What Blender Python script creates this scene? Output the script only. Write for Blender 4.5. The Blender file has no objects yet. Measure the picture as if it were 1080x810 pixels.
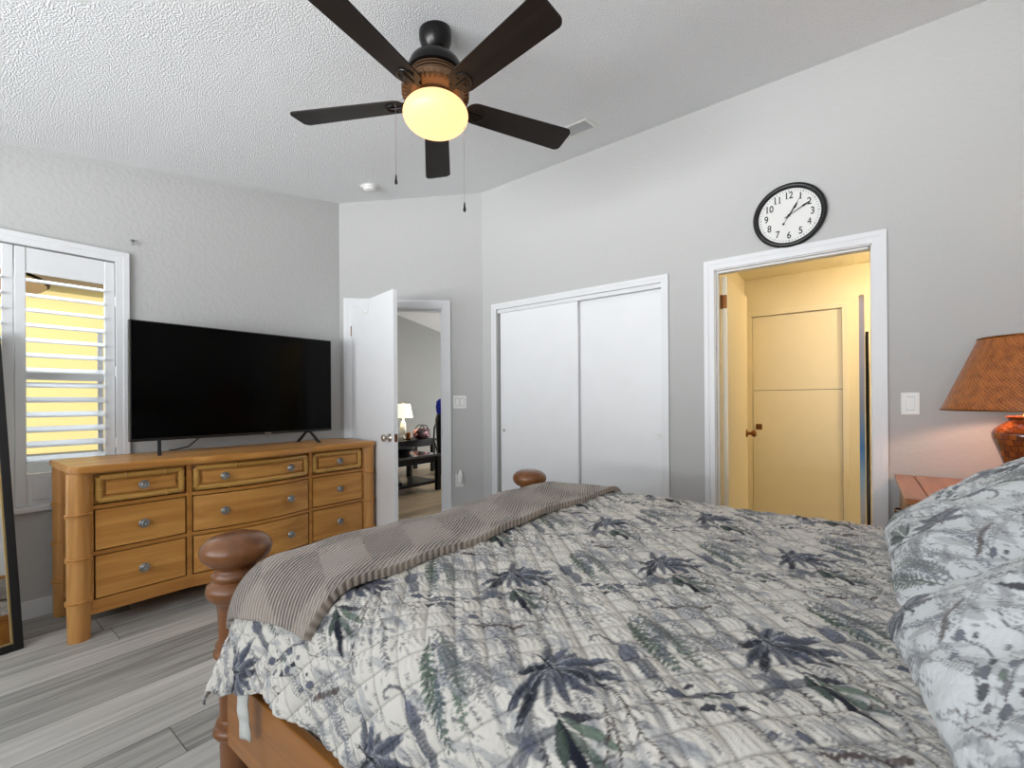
import bpy, bmesh, math, random
import numpy as np
from mathutils import Vector, Matrix
from math import sin, cos, pi, radians, sqrt, atan2, hypot

random.seed(7)
rng = np.random.default_rng(11)
sc = bpy.context.scene
COL = sc.collection

# ------------------------------------------------------------------ camera
CAM_Z = 1.191
F = Vector((-0.61007953, 0.7923384, 0.00168241))
Rv = Vector((0.79231579, 0.61007604, -0.00655143))
U = Vector((0.00621735, 0.00266389, 0.99997712))
cd = bpy.data.cameras.new('camera')
cd.sensor_width = 36.0
cd.lens = 36.0 * 477.02 / 1080.0
cd.shift_y = (422.0 - 405.0) / 1080.0
cd.clip_start = 0.03
cam = bpy.data.objects.new('camera', cd)
COL.objects.link(cam)
cam.matrix_world = Matrix(((Rv.x, U.x, -F.x, 0), (Rv.y, U.y, -F.y, 0), (Rv.z, U.z, -F.z, CAM_Z), (0, 0, 0, 1)))
sc.camera = cam
sc.view_settings.view_transform = 'Standard'
sc.view_settings.look = 'None'
sc.view_settings.gamma = 1.0
sc.view_settings.exposure = 0.15
sc.view_settings.use_curve_mapping = False

# ------------------------------------------------------------------ world, sun, daylight
w = bpy.data.worlds.new('world'); sc.world = w; w.use_nodes = True
bg = w.node_tree.nodes['Background']
bg.inputs[0].default_value = (0.72, 0.86, 1.0, 1); bg.inputs[1].default_value = 0.42

def area_light(name, loc, rot, sx, sy, power, color):
    d = bpy.data.lights.new(name, 'AREA'); d.shape = 'RECTANGLE'; d.size = sx; d.size_y = sy
    d.energy = power; d.color = color
    o = bpy.data.objects.new(name, d); COL.objects.link(o); o.location = loc; o.rotation_euler = rot
    return o
def point_light(name, loc, power, color, r=0.05):
    d = bpy.data.lights.new(name, 'POINT'); d.energy = power; d.color = color; d.shadow_soft_size = r
    o = bpy.data.objects.new(name, d); COL.objects.link(o); o.location = loc
    return o
sd = bpy.data.lights.new('sun', 'SUN'); sd.energy = 1.9; sd.angle = radians(2); sd.color = (1.0, 0.95, 0.86)
so = bpy.data.objects.new('sun', sd); COL.objects.link(so)
so.rotation_euler = Vector((-0.76, -0.10, -0.52)).to_track_quat('-Z', 'Y').to_euler()
# daylight for the shuttered window; added fills behind camera and in living room
def aim(loc, tgt): return (Vector(tgt)-Vector(loc)).to_track_quat('-Z', 'Y').to_euler()
area_light('fill_behind_camera', (-1.3, -1.95, 1.5), (radians(92), 0, 0), 3.6, 1.4, 55, (0.90, 0.95, 1.0))  # added fill light at a made-up opening behind the camera
area_light('fill_upward_behind_camera', (-1.3, -6.2, -0.1), aim((-1.3, -6.2, -0.1), (-1.3, -1.8, 1.5)), 8.0, 3.2, 1450, (0.97, 0.98, 1.0))  # added fill aimed upward to brighten the ceiling
area_light('daylight_shutter_window', (-4.75, 0.3, 2.75), aim((-4.75, 0.3, 2.75), (-3.2, 0.3, 1.3)), 1.6, 0.9, 38, (0.82, 0.92, 1.0))
area_light('fill_living_room', (-4.6, 7.3, 1.2), aim((-4.6, 7.3, 1.2), (-5.4, 4.0, 2.4)), 2.4, 1.5, 95, (0.98, 0.99, 1.0))  # added fill for the far room, no window stands here

# ------------------------------------------------------------------ material helpers
def srgb(r, g, b):
    f = lambda c: (c/255/12.92) if c/255 <= 0.04045 else ((c/255+0.055)/1.055)**2.4
    return (f(r), f(g), f(b), 1.0)
def new_mat(name):
    m = bpy.data.materials.new(name); m.use_nodes = True
    nt = m.node_tree; b = nt.nodes['Principled BSDF']
    return m, nt, b
def simple(name, col, rough=0.5, metal=0.0, spec=0.5):
    m, nt, b = new_mat(name)
    n = nt.nodes.new('ShaderNodeTexNoise'); n.inputs['Scale'].default_value = 6
    tc = nt.nodes.new('ShaderNodeTexCoord'); nt.links.new(tc.outputs['Object'], n.inputs['Vector'])
    r = nt.nodes.new('ShaderNodeMix'); r.data_type = 'RGBA'
    c = srgb(*col)
    r.inputs[6].default_value = (c[0]*0.97, c[1]*0.97, c[2]*0.97, 1); r.inputs[7].default_value = (min(1, c[0]*1.03), min(1, c[1]*1.03), min(1, c[2]*1.03), 1)
    nt.links.new(n.outputs[0], r.inputs[0]); nt.links.new(r.outputs[2], b.inputs['Base Color'])
    b.inputs['Roughness'].default_value = rough; b.inputs['Metallic'].default_value = metal
    b.inputs['Specular IOR Level'].default_value = spec
    return m
def bumpy(name, col, scale, strength, dist, rough=0.85, detail=3, thresh=None):
    m, nt, b = new_mat(name)
    tc = nt.nodes.new('ShaderNodeTexCoord')
    n = nt.nodes.new('ShaderNodeTexNoise'); n.inputs['Scale'].default_value = scale; n.inputs['Detail'].default_value = detail
    nt.links.new(tc.outputs['Object'], n.inputs['Vector'])
    bp = nt.nodes.new('ShaderNodeBump'); bp.inputs['Strength'].default_value = strength; bp.inputs['Distance'].default_value = dist
    src = n.outputs[0]
    if thresh:
        mr = nt.nodes.new('ShaderNodeMapRange'); mr.inputs[1].default_value = thresh[0]; mr.inputs[2].default_value = thresh[1]
        mr.interpolation_type = 'SMOOTHSTEP'
        nt.links.new(src, mr.inputs[0]); src = mr.outputs[0]
    nt.links.new(src, bp.inputs['Height']); nt.links.new(bp.outputs[0], b.inputs['Normal'])
    b.inputs['Base Color'].default_value = srgb(*col); b.inputs['Roughness'].default_value = rough
    b.inputs['Specular IOR Level'].default_value = 0.3
    return m
def wood(name, dark, light, axis='Z', scale=1.0, rough=0.35, coat=0.25, contrast=(0.3, 0.75)):
    m, nt, b = new_mat(name)
    tc = nt.nodes.new('ShaderNodeTexCoord'); mp = nt.nodes.new('ShaderNodeMapping')
    s = {'X': (1.2, 16, 16), 'Y': (16, 1.2, 16), 'Z': (16, 16, 1.2)}[axis]
    mp.inputs['Scale'].default_value = [q*scale for q in s]
    nt.links.new(tc.outputs['Object'], mp.inputs[0])
    n = nt.nodes.new('ShaderNodeTexNoise'); n.inputs['Scale'].default_value = 1.6; n.inputs['Detail'].default_value = 6
    n.inputs['Distortion'].default_value = 0.6
    nt.links.new(mp.outputs[0], n.inputs['Vector'])
    cr = nt.nodes.new('ShaderNodeValToRGB')
    cr.color_ramp.elements[0].position = contrast[0]; cr.color_ramp.elements[0].color = srgb(*dark)
    cr.color_ramp.elements[1].position = contrast[1]; cr.color_ramp.elements[1].color = srgb(*light)
    nt.links.new(n.outputs[0], cr.inputs[0]); nt.links.new(cr.outputs[0], b.inputs['Base Color'])
    b.inputs['Roughness'].default_value = rough; b.inputs['Coat Weight'].default_value = coat; b.inputs['Coat Roughness'].default_value = 0.15
    return m
def emit(name, col, strength):
    m, nt, b = new_mat(name)
    b.inputs['Base Color'].default_value = srgb(*col)
    b.inputs['Emission Color'].default_value = srgb(*col); b.inputs['Emission Strength'].default_value = strength
    return m
def planks(name, cols, groove, pw=0.15, pl=1.2, rough=0.45, seed=0.0, streak=0.5):
    """plank floor, planks run along world y"""
    m, nt, b = new_mat(name); N = nt.nodes; L = nt.links
    tc = N.new('ShaderNodeTexCoord'); sp = N.new('ShaderNodeSeparateXYZ'); L.new(tc.outputs['Object'], sp.inputs[0])
    def math_(op, a, bb=None, c=None):
        n = N.new('ShaderNodeMath'); n.operation = op
        for i, v in enumerate((a, bb, c)):
            if v is None: continue
            if isinstance(v, (int, float)): n.inputs[i].default_value = v
            else: L.new(v, n.inputs[i])
        return n.outputs[0]
    px = math_('DIVIDE', math_('ADD', sp.outputs[0], 10.0 + seed), pw)
    ix = math_('FLOOR', px); fx = math_('FRACT', px)
    wn = N.new('ShaderNodeTexWhiteNoise'); wn.noise_dimensions = '1D'; L.new(ix, wn.inputs['W'])
    py = math_('DIVIDE', math_('ADD', math_('ADD', sp.outputs[1], 20.0), math_('MULTIPLY', wn.outputs[0], pl)), pl)
    iy = math_('FLOOR', py); fy = math_('FRACT', py)
    wn2 = N.new('ShaderNodeTexWhiteNoise'); wn2.noise_dimensions = '2D'
    cb = N.new('ShaderNodeCombineXYZ'); L.new(ix, cb.inputs[0]); L.new(iy, cb.inputs[1]); L.new(cb.outputs[0], wn2.inputs['Vector'])
    cr = N.new('ShaderNodeValToRGB'); cr.color_ramp.interpolation = 'LINEAR'
    for i, c in enumerate(cols):
        e = cr.color_ramp.elements[i] if i < 2 else cr.color_ramp.elements.new(0.5)
        e.position = i/(len(cols)-1); e.color = srgb(*c)
    # grain
    mp = N.new('ShaderNodeMapping'); mp.inputs['Scale'].default_value = (26, 1.3, 1)
    ad = N.new('ShaderNodeVectorMath'); ad.operation = 'ADD'
    L.new(tc.outputs['Object'], ad.inputs[0])
    sc3 = N.new('ShaderNodeVectorMath'); sc3.operation = 'SCALE'; L.new(wn2.outputs['Color'], sc3.inputs[0]); sc3.inputs['Scale'].default_value = 7.0
    L.new(sc3.outputs[0], ad.inputs[1]); L.new(ad.outputs[0], mp.inputs[0])
    ns = N.new('ShaderNodeTexNoise'); ns.inputs['Scale'].default_value = 1.5; ns.inputs['Detail'].default_value = 5; L.new(mp.outputs[0], ns.inputs['Vector'])
    v = math_('ADD', math_('MULTIPLY', wn2.outputs[0], 1 - streak), math_('MULTIPLY', math_('MULTIPLY_ADD', ns.outputs[0], 2.2, -0.6), streak))
    L.new(v, cr.inputs[0])
    gx = math_('LESS_THAN', math_('MINIMUM', fx, math_('SUBTRACT', 1.0, fx)), 0.008)
    gy = math_('LESS_THAN', math_('MINIMUM', fy, math_('SUBTRACT', 1.0, fy)), 0.0012)
    g = math_('MAXIMUM', gx, gy)
    mx = N.new('ShaderNodeMix'); mx.data_type = 'RGBA'; L.new(g, mx.inputs[0]); L.new(cr.outputs[0], mx.inputs[6]); mx.inputs[7].default_value = srgb(*groove)
    L.new(mx.outputs[2], b.inputs['Base Color']); b.inputs['Roughness'].default_value = rough
    bp = N.new('ShaderNodeBump'); bp.inputs['Strength'].default_value = 0.4; bp.inputs['Distance'].default_value = 0.001
    L.new(math_('SUBTRACT', ns.outputs[0], g), bp.inputs['Height']); L.new(bp.outputs[0], b.inputs['Normal'])
    return m

M = {}
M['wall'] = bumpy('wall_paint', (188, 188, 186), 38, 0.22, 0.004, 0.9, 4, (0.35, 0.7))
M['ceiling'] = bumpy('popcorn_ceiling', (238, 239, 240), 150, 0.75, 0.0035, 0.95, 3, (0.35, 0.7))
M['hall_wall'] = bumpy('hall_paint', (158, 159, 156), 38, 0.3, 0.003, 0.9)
M['bath_wall'] = bumpy('bath_paint', (232, 222, 196), 38, 0.25, 0.003, 0.9)
M['trim'] = simple('white_trim', (222, 223, 224), 0.4)
M['door'] = simple('white_door_paint', (232, 233, 234), 0.42)
M['bath_door'] = simple('cream_door_paint', (236, 226, 200), 0.45)
M['dark'] = simple('dark_gap', (22, 20, 20), 0.8)
M['black'] = simple('black_satin', (20, 20, 22), 0.35)
M['floor'] = planks('grey_plank_floor', [(86, 88, 88), (158, 156, 150), (124, 126, 126), (212, 208, 202)], (56, 55, 54), 0.19, 1.25, 0.45, 0.0, 0.42)
M['hall_floor'] = planks('brown_plank_floor', [(70, 54, 36), (206, 180, 144), (128, 106, 78)], (40, 32, 24), 0.15, 1.25, 0.35, 0.0, 0.35)
M['honey'] = wood('honey_wood_horizontal', (166, 108, 44), (220, 162, 86), 'Y', 0.75, 0.42, 0.12, (0.25, 0.8))
M['honey_v'] = wood('honey_wood_vertical', (162, 106, 50), (216, 160, 90), 'Z', 0.8, 0.42, 0.12, (0.25, 0.8))
M['honey_rail'] = wood('honey_wood_rail', (158, 102, 44), (196, 138, 68), 'Y', 0.7, 0.33)
M['bamboo'] = wood('bamboo_moulding_wood', (176, 130, 58), (204, 158, 84), 'Y', 0.8, 0.3)
M['post'] = wood('bed_post_wood', (100, 58, 27), (134, 84, 44), 'Z', 0.7, 0.32, 0.12)
M['rail'] = wood('bed_rail_wood', (132, 80, 28), (174, 114, 48), 'X', 0.7, 0.36, 0.15)
M['night'] = wood('nightstand_wood', (150, 94, 56), (186, 128, 84), 'Y', 0.7, 0.3)
M['pewter'] = simple('pewter', (150, 150, 148), 0.35, 0.85)
M['chrome'] = simple('satin_nickel', (190, 182, 168), 0.32, 0.9)
M['brass'] = simple('aged_brass', (130, 84, 44), 0.35, 0.85)
M['plastic'] = simple('white_plastic', (232, 232, 228), 0.35)
M['blade'] = wood('fan_blade_wood', (24, 18, 15), (38, 29, 23), 'X', 0.8, 0.45, 0.05)
M['blade'].node_tree.nodes['Principled BSDF'].inputs['Specular IOR Level'].default_value = 0.2
M['bronze'] = simple('oil_rubbed_bronze', (18, 16, 15), 0.3, 0.4)
M['bronze_light'] = simple('brushed_bronze', (110, 84, 62), 0.35, 0.7)
M['screen'] = simple('tv_screen', (2, 2, 2), 0.12, 0.0, 0.10)
M['espresso'] = simple('espresso_wood', (13, 11, 11), 0.4, 0.0, 0.25)
M['white_cloth'] = simple('white_cloth', (205, 205, 200), 0.9)
M['yellow_stucco'] = bumpy('yellow_stucco', (240, 218, 150), 40, 0.3, 0.01)
M['roof_brown'] = simple('brown_shingles', (150, 130, 98), 0.9)
M['grey_block'] = bumpy('grey_block', (120, 122, 120), 30, 0.3, 0.01)
M['concrete'] = bumpy('concrete', (150, 148, 142), 20, 0.2, 0.01)
mm, nt_, b_ = new_mat('mirror_glass'); b_.inputs['Base Color'].default_value = (0.86, 0.88, 0.88, 1); b_.inputs['Metallic'].default_value = 1; b_.inputs['Roughness'].default_value = 0.02
M['mirror'] = mm
mm, nt_, b_ = new_mat('window_glass'); b_.inputs['Base Color'].default_value = (1, 1, 1, 1); b_.inputs['Roughness'].default_value = 0.0
b_.inputs['Transmission Weight'].default_value = 1.0; b_.inputs['IOR'].default_value = 1.01
M['glass'] = mm

# ------------------------------------------------------------------ mesh helpers
def obj(name, bm, mat, parent=None, smooth=False, loc=None, auto=None):
    me = bpy.data.meshes.new(name)
    bmesh.ops.recalc_face_normals(bm, faces=bm.faces)
    bm.to_mesh(me); bm.free()
    if mat is not None: me.materials.append(mat)
    if smooth:
        me.polygons.foreach_set('use_smooth', [True]*len(me.polygons))
        if auto is not None:
            me.set_sharp_from_angle(angle=radians(auto))
    o = bpy.data.objects.new(name, me); COL.objects.link(o)
    if parent is not None: o.parent = parent
    if loc is not None: o.location = loc
    return o
def tag(o, label, cat, group=None, kind=None):
    o['label'] = label
    if cat: o['category'] = cat
    if group: o['group'] = group
    if kind: o['kind'] = kind
    return o
def thing(name, label, cat, loc=(0, 0, 0), rotz=0, group=None, kind=None):
    o = bpy.data.objects.new(name, None); COL.objects.link(o); o.empty_display_size = 0.1
    o.location = loc; o.rotation_euler = (0, 0, rotz)
    return tag(o, label, cat, group, kind)
def bx(bm, x0, x1, y0, y1, z0, z1, bev=0.0, seg=2):
    x0, x1 = min(x0, x1), max(x0, x1); y0, y1 = min(y0, y1), max(y0, y1); z0, z1 = min(z0, z1), max(z0, z1)
    t = bmesh.new()
    vs = [t.verts.new(p) for p in ((x0,y0,z0),(x1,y0,z0),(x1,y1,z0),(x0,y1,z0),(x0,y0,z1),(x1,y0,z1),(x1,y1,z1),(x0,y1,z1))]
    for f in ((0,3,2,1),(4,5,6,7),(0,1,5,4),(1,2,6,5),(2,3,7,6),(3,0,4,7)): t.faces.new([vs[i] for i in f])
    if bev > 0: bmesh.ops.bevel(t, geom=t.edges[:], offset=bev, segments=seg, affect='EDGES', profile=0.5)
    merge(bm, t)
def merge(bm, t, mat=None):
    if mat is not None: bmesh.ops.transform(t, matrix=mat, verts=t.verts)
    t.verts.index_update()
    m = {v: bm.verts.new(v.co) for v in t.verts}
    for f in t.faces:
        try: bm.faces.new([m[v] for v in f.verts])
        except ValueError: pass
    t.free()
def box(name, dims, mat, parent=None, bev=0.0, loc=None):
    bm = bmesh.new(); bx(bm, *dims, bev=bev); return obj(name, bm, mat, parent, loc=loc)
def prism(bm, pts, z0, z1, plane='xy', bev=0.0):
    """extrude polygon pts; plane 'xy' along z, 'yz' along x, 'xz' along y"""
    t = bmesh.new()
    def P(a, b, c):
        return {'xy': (a, b, c), 'yz': (c, a, b), 'xz': (a, c, b)}[plane]
    lo = [t.verts.new(P(a, b, z0)) for a, b in pts]; hi = [t.verts.new(P(a, b, z1)) for a, b in pts]
    n = len(pts)
    t.faces.new(lo); t.faces.new(hi[::-1])
    for i in range(n): t.faces.new((lo[i], lo[(i+1) % n], hi[(i+1) % n], hi[i]))
    bmesh.ops.recalc_face_normals(t, faces=t.faces)
    if bev > 0:
        ed = [e for e in t.edges if len(e.link_faces) == 2 and any(len(f.verts) == n and n > 4 for f in e.link_faces)] if n > 4 else t.edges[:]
        bmesh.ops.bevel(t, geom=ed, offset=bev, segments=2, affect='EDGES')
    merge(bm, t)
def lathe(bm, prof, seg=32, mat=None, a0=0, a1=2*pi):
    t = bmesh.new(); rings = []
    for r, z in prof:
        if r < 1e-6: rings.append([t.verts.new((0, 0, z))])
        else: rings.append([t.verts.new((r*cos(2*pi*k/seg), r*sin(2*pi*k/seg), z)) for k in range(seg)])
    for A, B in zip(rings, rings[1:]):
        if len(A) == 1 and len(B) == 1: continue
        for k in range(seg):
            k2 = (k+1) % seg
            if len(A) == 1: t.faces.new((A[0], B[k2], B[k]))
            elif len(B) == 1: t.faces.new((A[k], A[k2], B[0]))
            else: t.faces.new((A[k], A[k2], B[k2], B[k]))
    merge(bm, t, mat)
def tube(bm, pts, r, seg=10, caps=True, closed=False):
    pts = [Vector(p) for p in pts]; t = bmesh.new(); rings = []; n = len(pts)
    rr = r if isinstance(r, (list, tuple)) else [r]*n
    up = None
    for i, p in enumerate(pts):
        if closed: d = pts[(i+1) % n]-pts[i-1]
        else: d = pts[min(i+1, n-1)]-pts[max(i-1, 0)]
        d.normalize()
        if up is None: up = Vector((0, 0, 1)) if abs(d.z) < 0.9 else Vector((1, 0, 0))
        a = d.cross(up).normalized(); b = a.cross(d).normalized(); up = b
        rings.append([t.verts.new(p+a*rr[i]*cos(2*pi*k/seg)+b*rr[i]*sin(2*pi*k/seg)) for k in range(seg)])
    pairs = list(zip(rings, rings[1:])) + ([(rings[-1], rings[0])] if closed else [])
    for A, B in pairs:
        for k in range(seg): t.faces.new((A[k], A[(k+1) % seg], B[(k+1) % seg], B[k]))
    if caps and not closed:
        t.faces.new(rings[0][::-1]); t.faces.new(rings[-1])
    merge(bm, t)
def copy_tree(o, parent=None):
    c = o.copy(); COL.objects.link(c)
    if parent is not None: c.parent = parent
    for ch in list(o.children): copy_tree(ch, c)
    return c

# ================================================================== ROOM SHELL
YR = 3.157; XA = -3.663; HR = 3.133; K = 0.183
XE = 0.95; YS = -1.75; TH = 0.12
def ceil_z(y): return HR - K*(YR-y) if y <= YR else HR - 0.185*(y-YR)

def struct(name, bm, mat, label, cat='wall'):
    o = obj(name, bm, mat); return tag(o, label, cat, kind='structure')

# bedroom floor
bm = bmesh.new(); prism(bm, [(XA-TH, YS-TH), (XE+TH, YS-TH), (XE+TH, YR+0.1), (-2.77, YR+0.1), (-3.74, 2.19), (XA-TH, 2.19)], -0.06, 0.0)
struct('floor', bm, M['floor'], 'grey wood-look plank floor of the bedroom', 'floor')
# sloped bedroom ceiling, then the other side of the ridge
bm = bmesh.new()
prism(bm, [(YS-0.3, ceil_z(YS-0.3)), (YR+0.06, HR), (YR+0.06, HR+0.15), (YS-0.3, ceil_z(YS-0.3)+0.15)], XA-0.3, 1.35, 'yz')
struct('ceiling', bm, M['ceiling'], 'sloping white popcorn-textured ceiling of the bedroom', 'ceiling')
bm = bmesh.new()
prism(bm, [(1.95, ceil_z(1.95)), (YR, HR), (YR, HR+0.15), (1.95, ceil_z(1.95)+0.15)], -6.85, XA-0.3, 'yz')
prism(bm, [(YR, HR), (7.7, ceil_z(7.7)), (7.7, ceil_z(7.7)+0.15), (YR, HR+0.15)], -6.85, -2.5, 'yz')
struct('ceiling_living', bm, M['ceiling'], 'white ceiling of the room beyond the entry door', 'ceiling')

# wall A (left, shutter window)
WY0, WY1, WZ0, WZ1 = -0.135, 0.725, 0.59, 2.07
bm = bmesh.new()
def wallA(y0, y1, z0, z1=None):
    if z1 is None: pts = [(y0, z0), (y1, z0), (y1, ceil_z(y1)), (y0, ceil_z(y0))]
    else: pts = [(y0, z0), (y1, z0), (y1, z1), (y0, z1)]
    prism(bm, pts, XA-TH, XA, 'yz')
wallA(YS, WY0, 0); wallA(WY1, 2.253, 0); wallA(WY0, WY1, 0, WZ0); wallA(WY0, WY1, WZ1)
struct('wall_left', bm, M['wall'], 'left wall with the shuttered window, behind the television')
# wall R (right, closet and bathroom openings)
CX0, CX1, CZ1 = -2.60, -1.10, 2.015
BX0, BX1, BZ1 = -0.752, 0.055, 2.037
bm = bmesh.new()
for x0, x1, z0, z1 in ((-2.77, CX0, 0, HR), (CX0, CX1, CZ1, HR), (CX1, BX0, 0, HR), (BX0, BX1, BZ1, HR), (BX1, XE, 0, HR)):
    bx(bm, x0, x1, YR, YR+TH, z0, z1)
struct('wall_right', bm, M['wall'], 'tall right wall with the closet, the bathroom doorway and the clock')
# diagonal wall
DL = hypot(-2.77+3.663, 3.157-2.253); DA = atan2(3.157-2.253, -2.77+3.663)
DM = Matrix.Translation((-3.663, 2.253, 0)) @ Matrix.Rotation(DA, 4, 'Z')
DS0, DS1, DZ1 = 0.105, 0.908, 2.045
def diag_top(s): return ceil_z(2.253+s*sin(DA))
bm = bmesh.new()
for s0, s1, z0, z1 in ((0, DS0, 0, None), (DS0, DS1, DZ1, None), (DS1, DL, 0, None)):
    prism(bm, [(s0, z0), (s1, z0), (s1, diag_top(s1)), (s0, diag_top(s0))], 0, TH, 'xz')
o = struct('wall_corner', bm, M['wall'], 'angled corner wall with the open entry door'); o.matrix_world = DM
# back walls of the room
bm = bmesh.new(); prism(bm, [(YS, 0), (YR, 0), (YR, HR), (YS, ceil_z(YS))], XE, XE+TH, 'yz')
struct('wall_head', bm, M['wall'], 'wall behind the head of the bed')
bm = bmesh.new()
PX0, PX1, PZ0, PZ1 = -3.1, 0.5, 0.88, 2.17
for x0, x1, z0, z1 in ((XA, PX0, 0, ceil_z(YS)), (PX0, PX1, 0, PZ0), (PX0, PX1, PZ1, ceil_z(YS)), (PX1, XE, 0, ceil_z(YS))):
    bx(bm, x0, x1, YS-TH, YS, z0, z1)
struct('wall_front', bm, M['wall'], 'wall behind the camera with an added opening for the fill lights')
wf = thing('added_window', 'added white window behind the camera, unseen, for the fill lights', 'window', kind='structure')  # window added to let the fill lights in
bm = bmesh.new()
for x0, x1, z0, z1 in ((PX0, PX1, PZ0, PZ0+0.05), (PX0, PX1, PZ1-0.05, PZ1), (PX0, PX0+0.05, PZ0+0.05, PZ1-0.05), (PX1-0.05, PX1, PZ0+0.05, PZ1-0.05), (-1.33, -1.27, PZ0+0.05, PZ1-0.05)):
    bx(bm, x0, x1, YS-0.08, YS-0.005, z0, z1)
obj('added_window_frame', bm, M['trim'], wf)

# baseboards
def base(name, bm, label): struct(name, bm, M['trim'], label, 'baseboard')
bm = bmesh.new(); bx(bm, XA, XA+0.015, YS, 2.23, 0, 0.10, 0.004); base('baseboard_left', bm, 'white baseboard under the shuttered window')
bm = bmesh.new(); bx(bm, CX1+0.075, BX0-0.075, YR-0.015, YR, 0, 0.10, 0.004); bx(bm, BX1+0.075, XE, YR-0.015, YR, 0, 0.10, 0.004)
base('baseboard_right', bm, 'white baseboard along the closet wall')
bm = bmesh.new(); bx(bm, DS1+0.07, DL-0.01, -0.015, 0, 0, 0.10, 0.004); o = obj('baseboard_corner', bm, M['trim']); tag(o, 'short white baseboard right of the entry door', 'baseboard', kind='structure'); o.matrix_world = DM

# casings (moulded profile boards)
def casing(name, u0, u1, z1, label, wd=0.062, off=0.018, mat=None, z0=0.0, matw=None, sgn=-1, base_y=0.0, sill=False, rev=0.0):
    """casing around an opening lying in the local xz plane; proud towards sgn*y"""
    bm = bmesh.new()
    prof = ((0.0, off*0.55), (wd*0.25, off*0.75), (wd*0.55, off*0.6), (wd*0.8, off), (wd, off))
    for (a, d), (b, d2) in zip(prof, prof[1:]):
        dd = max(d, d2)
        ya, yb = base_y, base_y+sgn*dd
        bx(bm, u0-b, u0-a, ya, yb, z0, z1+b); bx(bm, u1+a, u1+b, ya, yb, z0, z1+b)
        bx(bm, u0-a, u1+a, ya, yb, z1+a, z1+b)
        if sill: bx(bm, u0-a, u1+a, ya, yb, z0-b, z0-a)
    o = obj(name, bm, mat or M['trim']); tag(o, label, 'door frame' if not sill else 'window frame', kind='structure')
    if matw is not None: o.matrix_world = matw
    return o
casing('trim_1', CX0, CX1, CZ1, 'plain white frame around the sliding closet doors', wd=0.05, matw=Matrix.Translation((0, YR, 0)))
casing('trim_2', BX0, BX1, BZ1, 'white moulded frame around the bathroom doorway', wd=0.062, matw=Matrix.Translation((0, YR, 0)))
casing('trim_3', DS0, DS1, DZ1, 'white moulded frame around the open entry doorway', wd=0.068, matw=DM)
# jambs
bm = bmesh.new()
bx(bm, BX0, BX0+0.006, YR, YR+TH+0.01, 0, BZ1); bx(bm, BX1-0.006, BX1, YR, YR+TH+0.01, 0, BZ1); bx(bm, BX0, BX1, YR, YR+TH+0.01, BZ1-0.006, BZ1)
bx(bm, BX0+0.006, BX0+0.016, YR+0.03, YR+0.07, 0, BZ1-0.006); bx(bm, BX0+0.016, BX1-0.016, YR+0.03, YR+0.07, BZ1-0.016, BZ1-0.006)
struct('trim_4', bm, M['trim'], 'white inner jamb of the bathroom doorway', 'door frame')
bm = bmesh.new()
bx(bm, DS0, DS0+0.012, 0, TH, 0, DZ1); bx(bm, DS1-0.012, DS1, 0, TH, 0, DZ1); bx(bm, DS0, DS1, 0, TH, DZ1-0.012, DZ1)
bx(bm, DS0+0.012, DS1-0.012, 0.05, 0.08, DZ1-0.026, DZ1-0.012); bx(bm, DS1-0.024, DS1-0.012, 0.05, 0.08, 0, DZ1-0.012)
o = struct('trim_5', bm, M['trim'], 'white inner jamb of the entry doorway', 'door frame'); o.matrix_world = DM
bm = bmesh.new()
bx(bm, -0.0015, 0.0, 0.012, 0.04, 0.87, 0.95); o = obj('strike_plate', bm, M['brass'], o, loc=(DS1-0.012, 0, 0))

# ------------------------------------------------------------------ window_1 with plantation shutters
wn1 = thing('window_1', 'shuttered window left of the television, yellow house showing through its slats', 'window', kind='structure')
cs = casing('casing', WY0, WY1, WZ1, '', wd=0.064, off=0.022, z0=WZ0+0.03, sill=False)
for k_ in ('label', 'category', 'kind'): del cs[k_]
cs.parent = wn1; cs.matrix_world = Matrix.Translation((XA, 0, 0)) @ Matrix(((0, -1, 0, 0), (1, 0, 0, 0), (0, 0, 1, 0), (0, 0, 0, 1)))
bm = bmesh.new(); bx(bm, XA-0.02, XA+0.03, WY0-0.064, WY1+0.064, WZ0, WZ0+0.03, 0.006)
obj('sill', bm, M['trim'], wn1)
bm = bmesh.new()
for y0, y1, z0, z1 in ((WY0, WY0+0.03, WZ0, WZ1), (WY1-0.03, WY1, WZ0, WZ1), (WY0+0.03, WY1-0.03, WZ0, WZ0+0.03), (WY0+0.03, WY1-0.03, WZ1-0.03, WZ1), (0.275, 0.315, WZ0+0.03, WZ1-0.03),
                       (WY0+0.03, WY1-0.03, 1.33, 1.37)):
    bx(bm, XA-0.105, XA-0.075, y0, y1, z0, z1)
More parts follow.
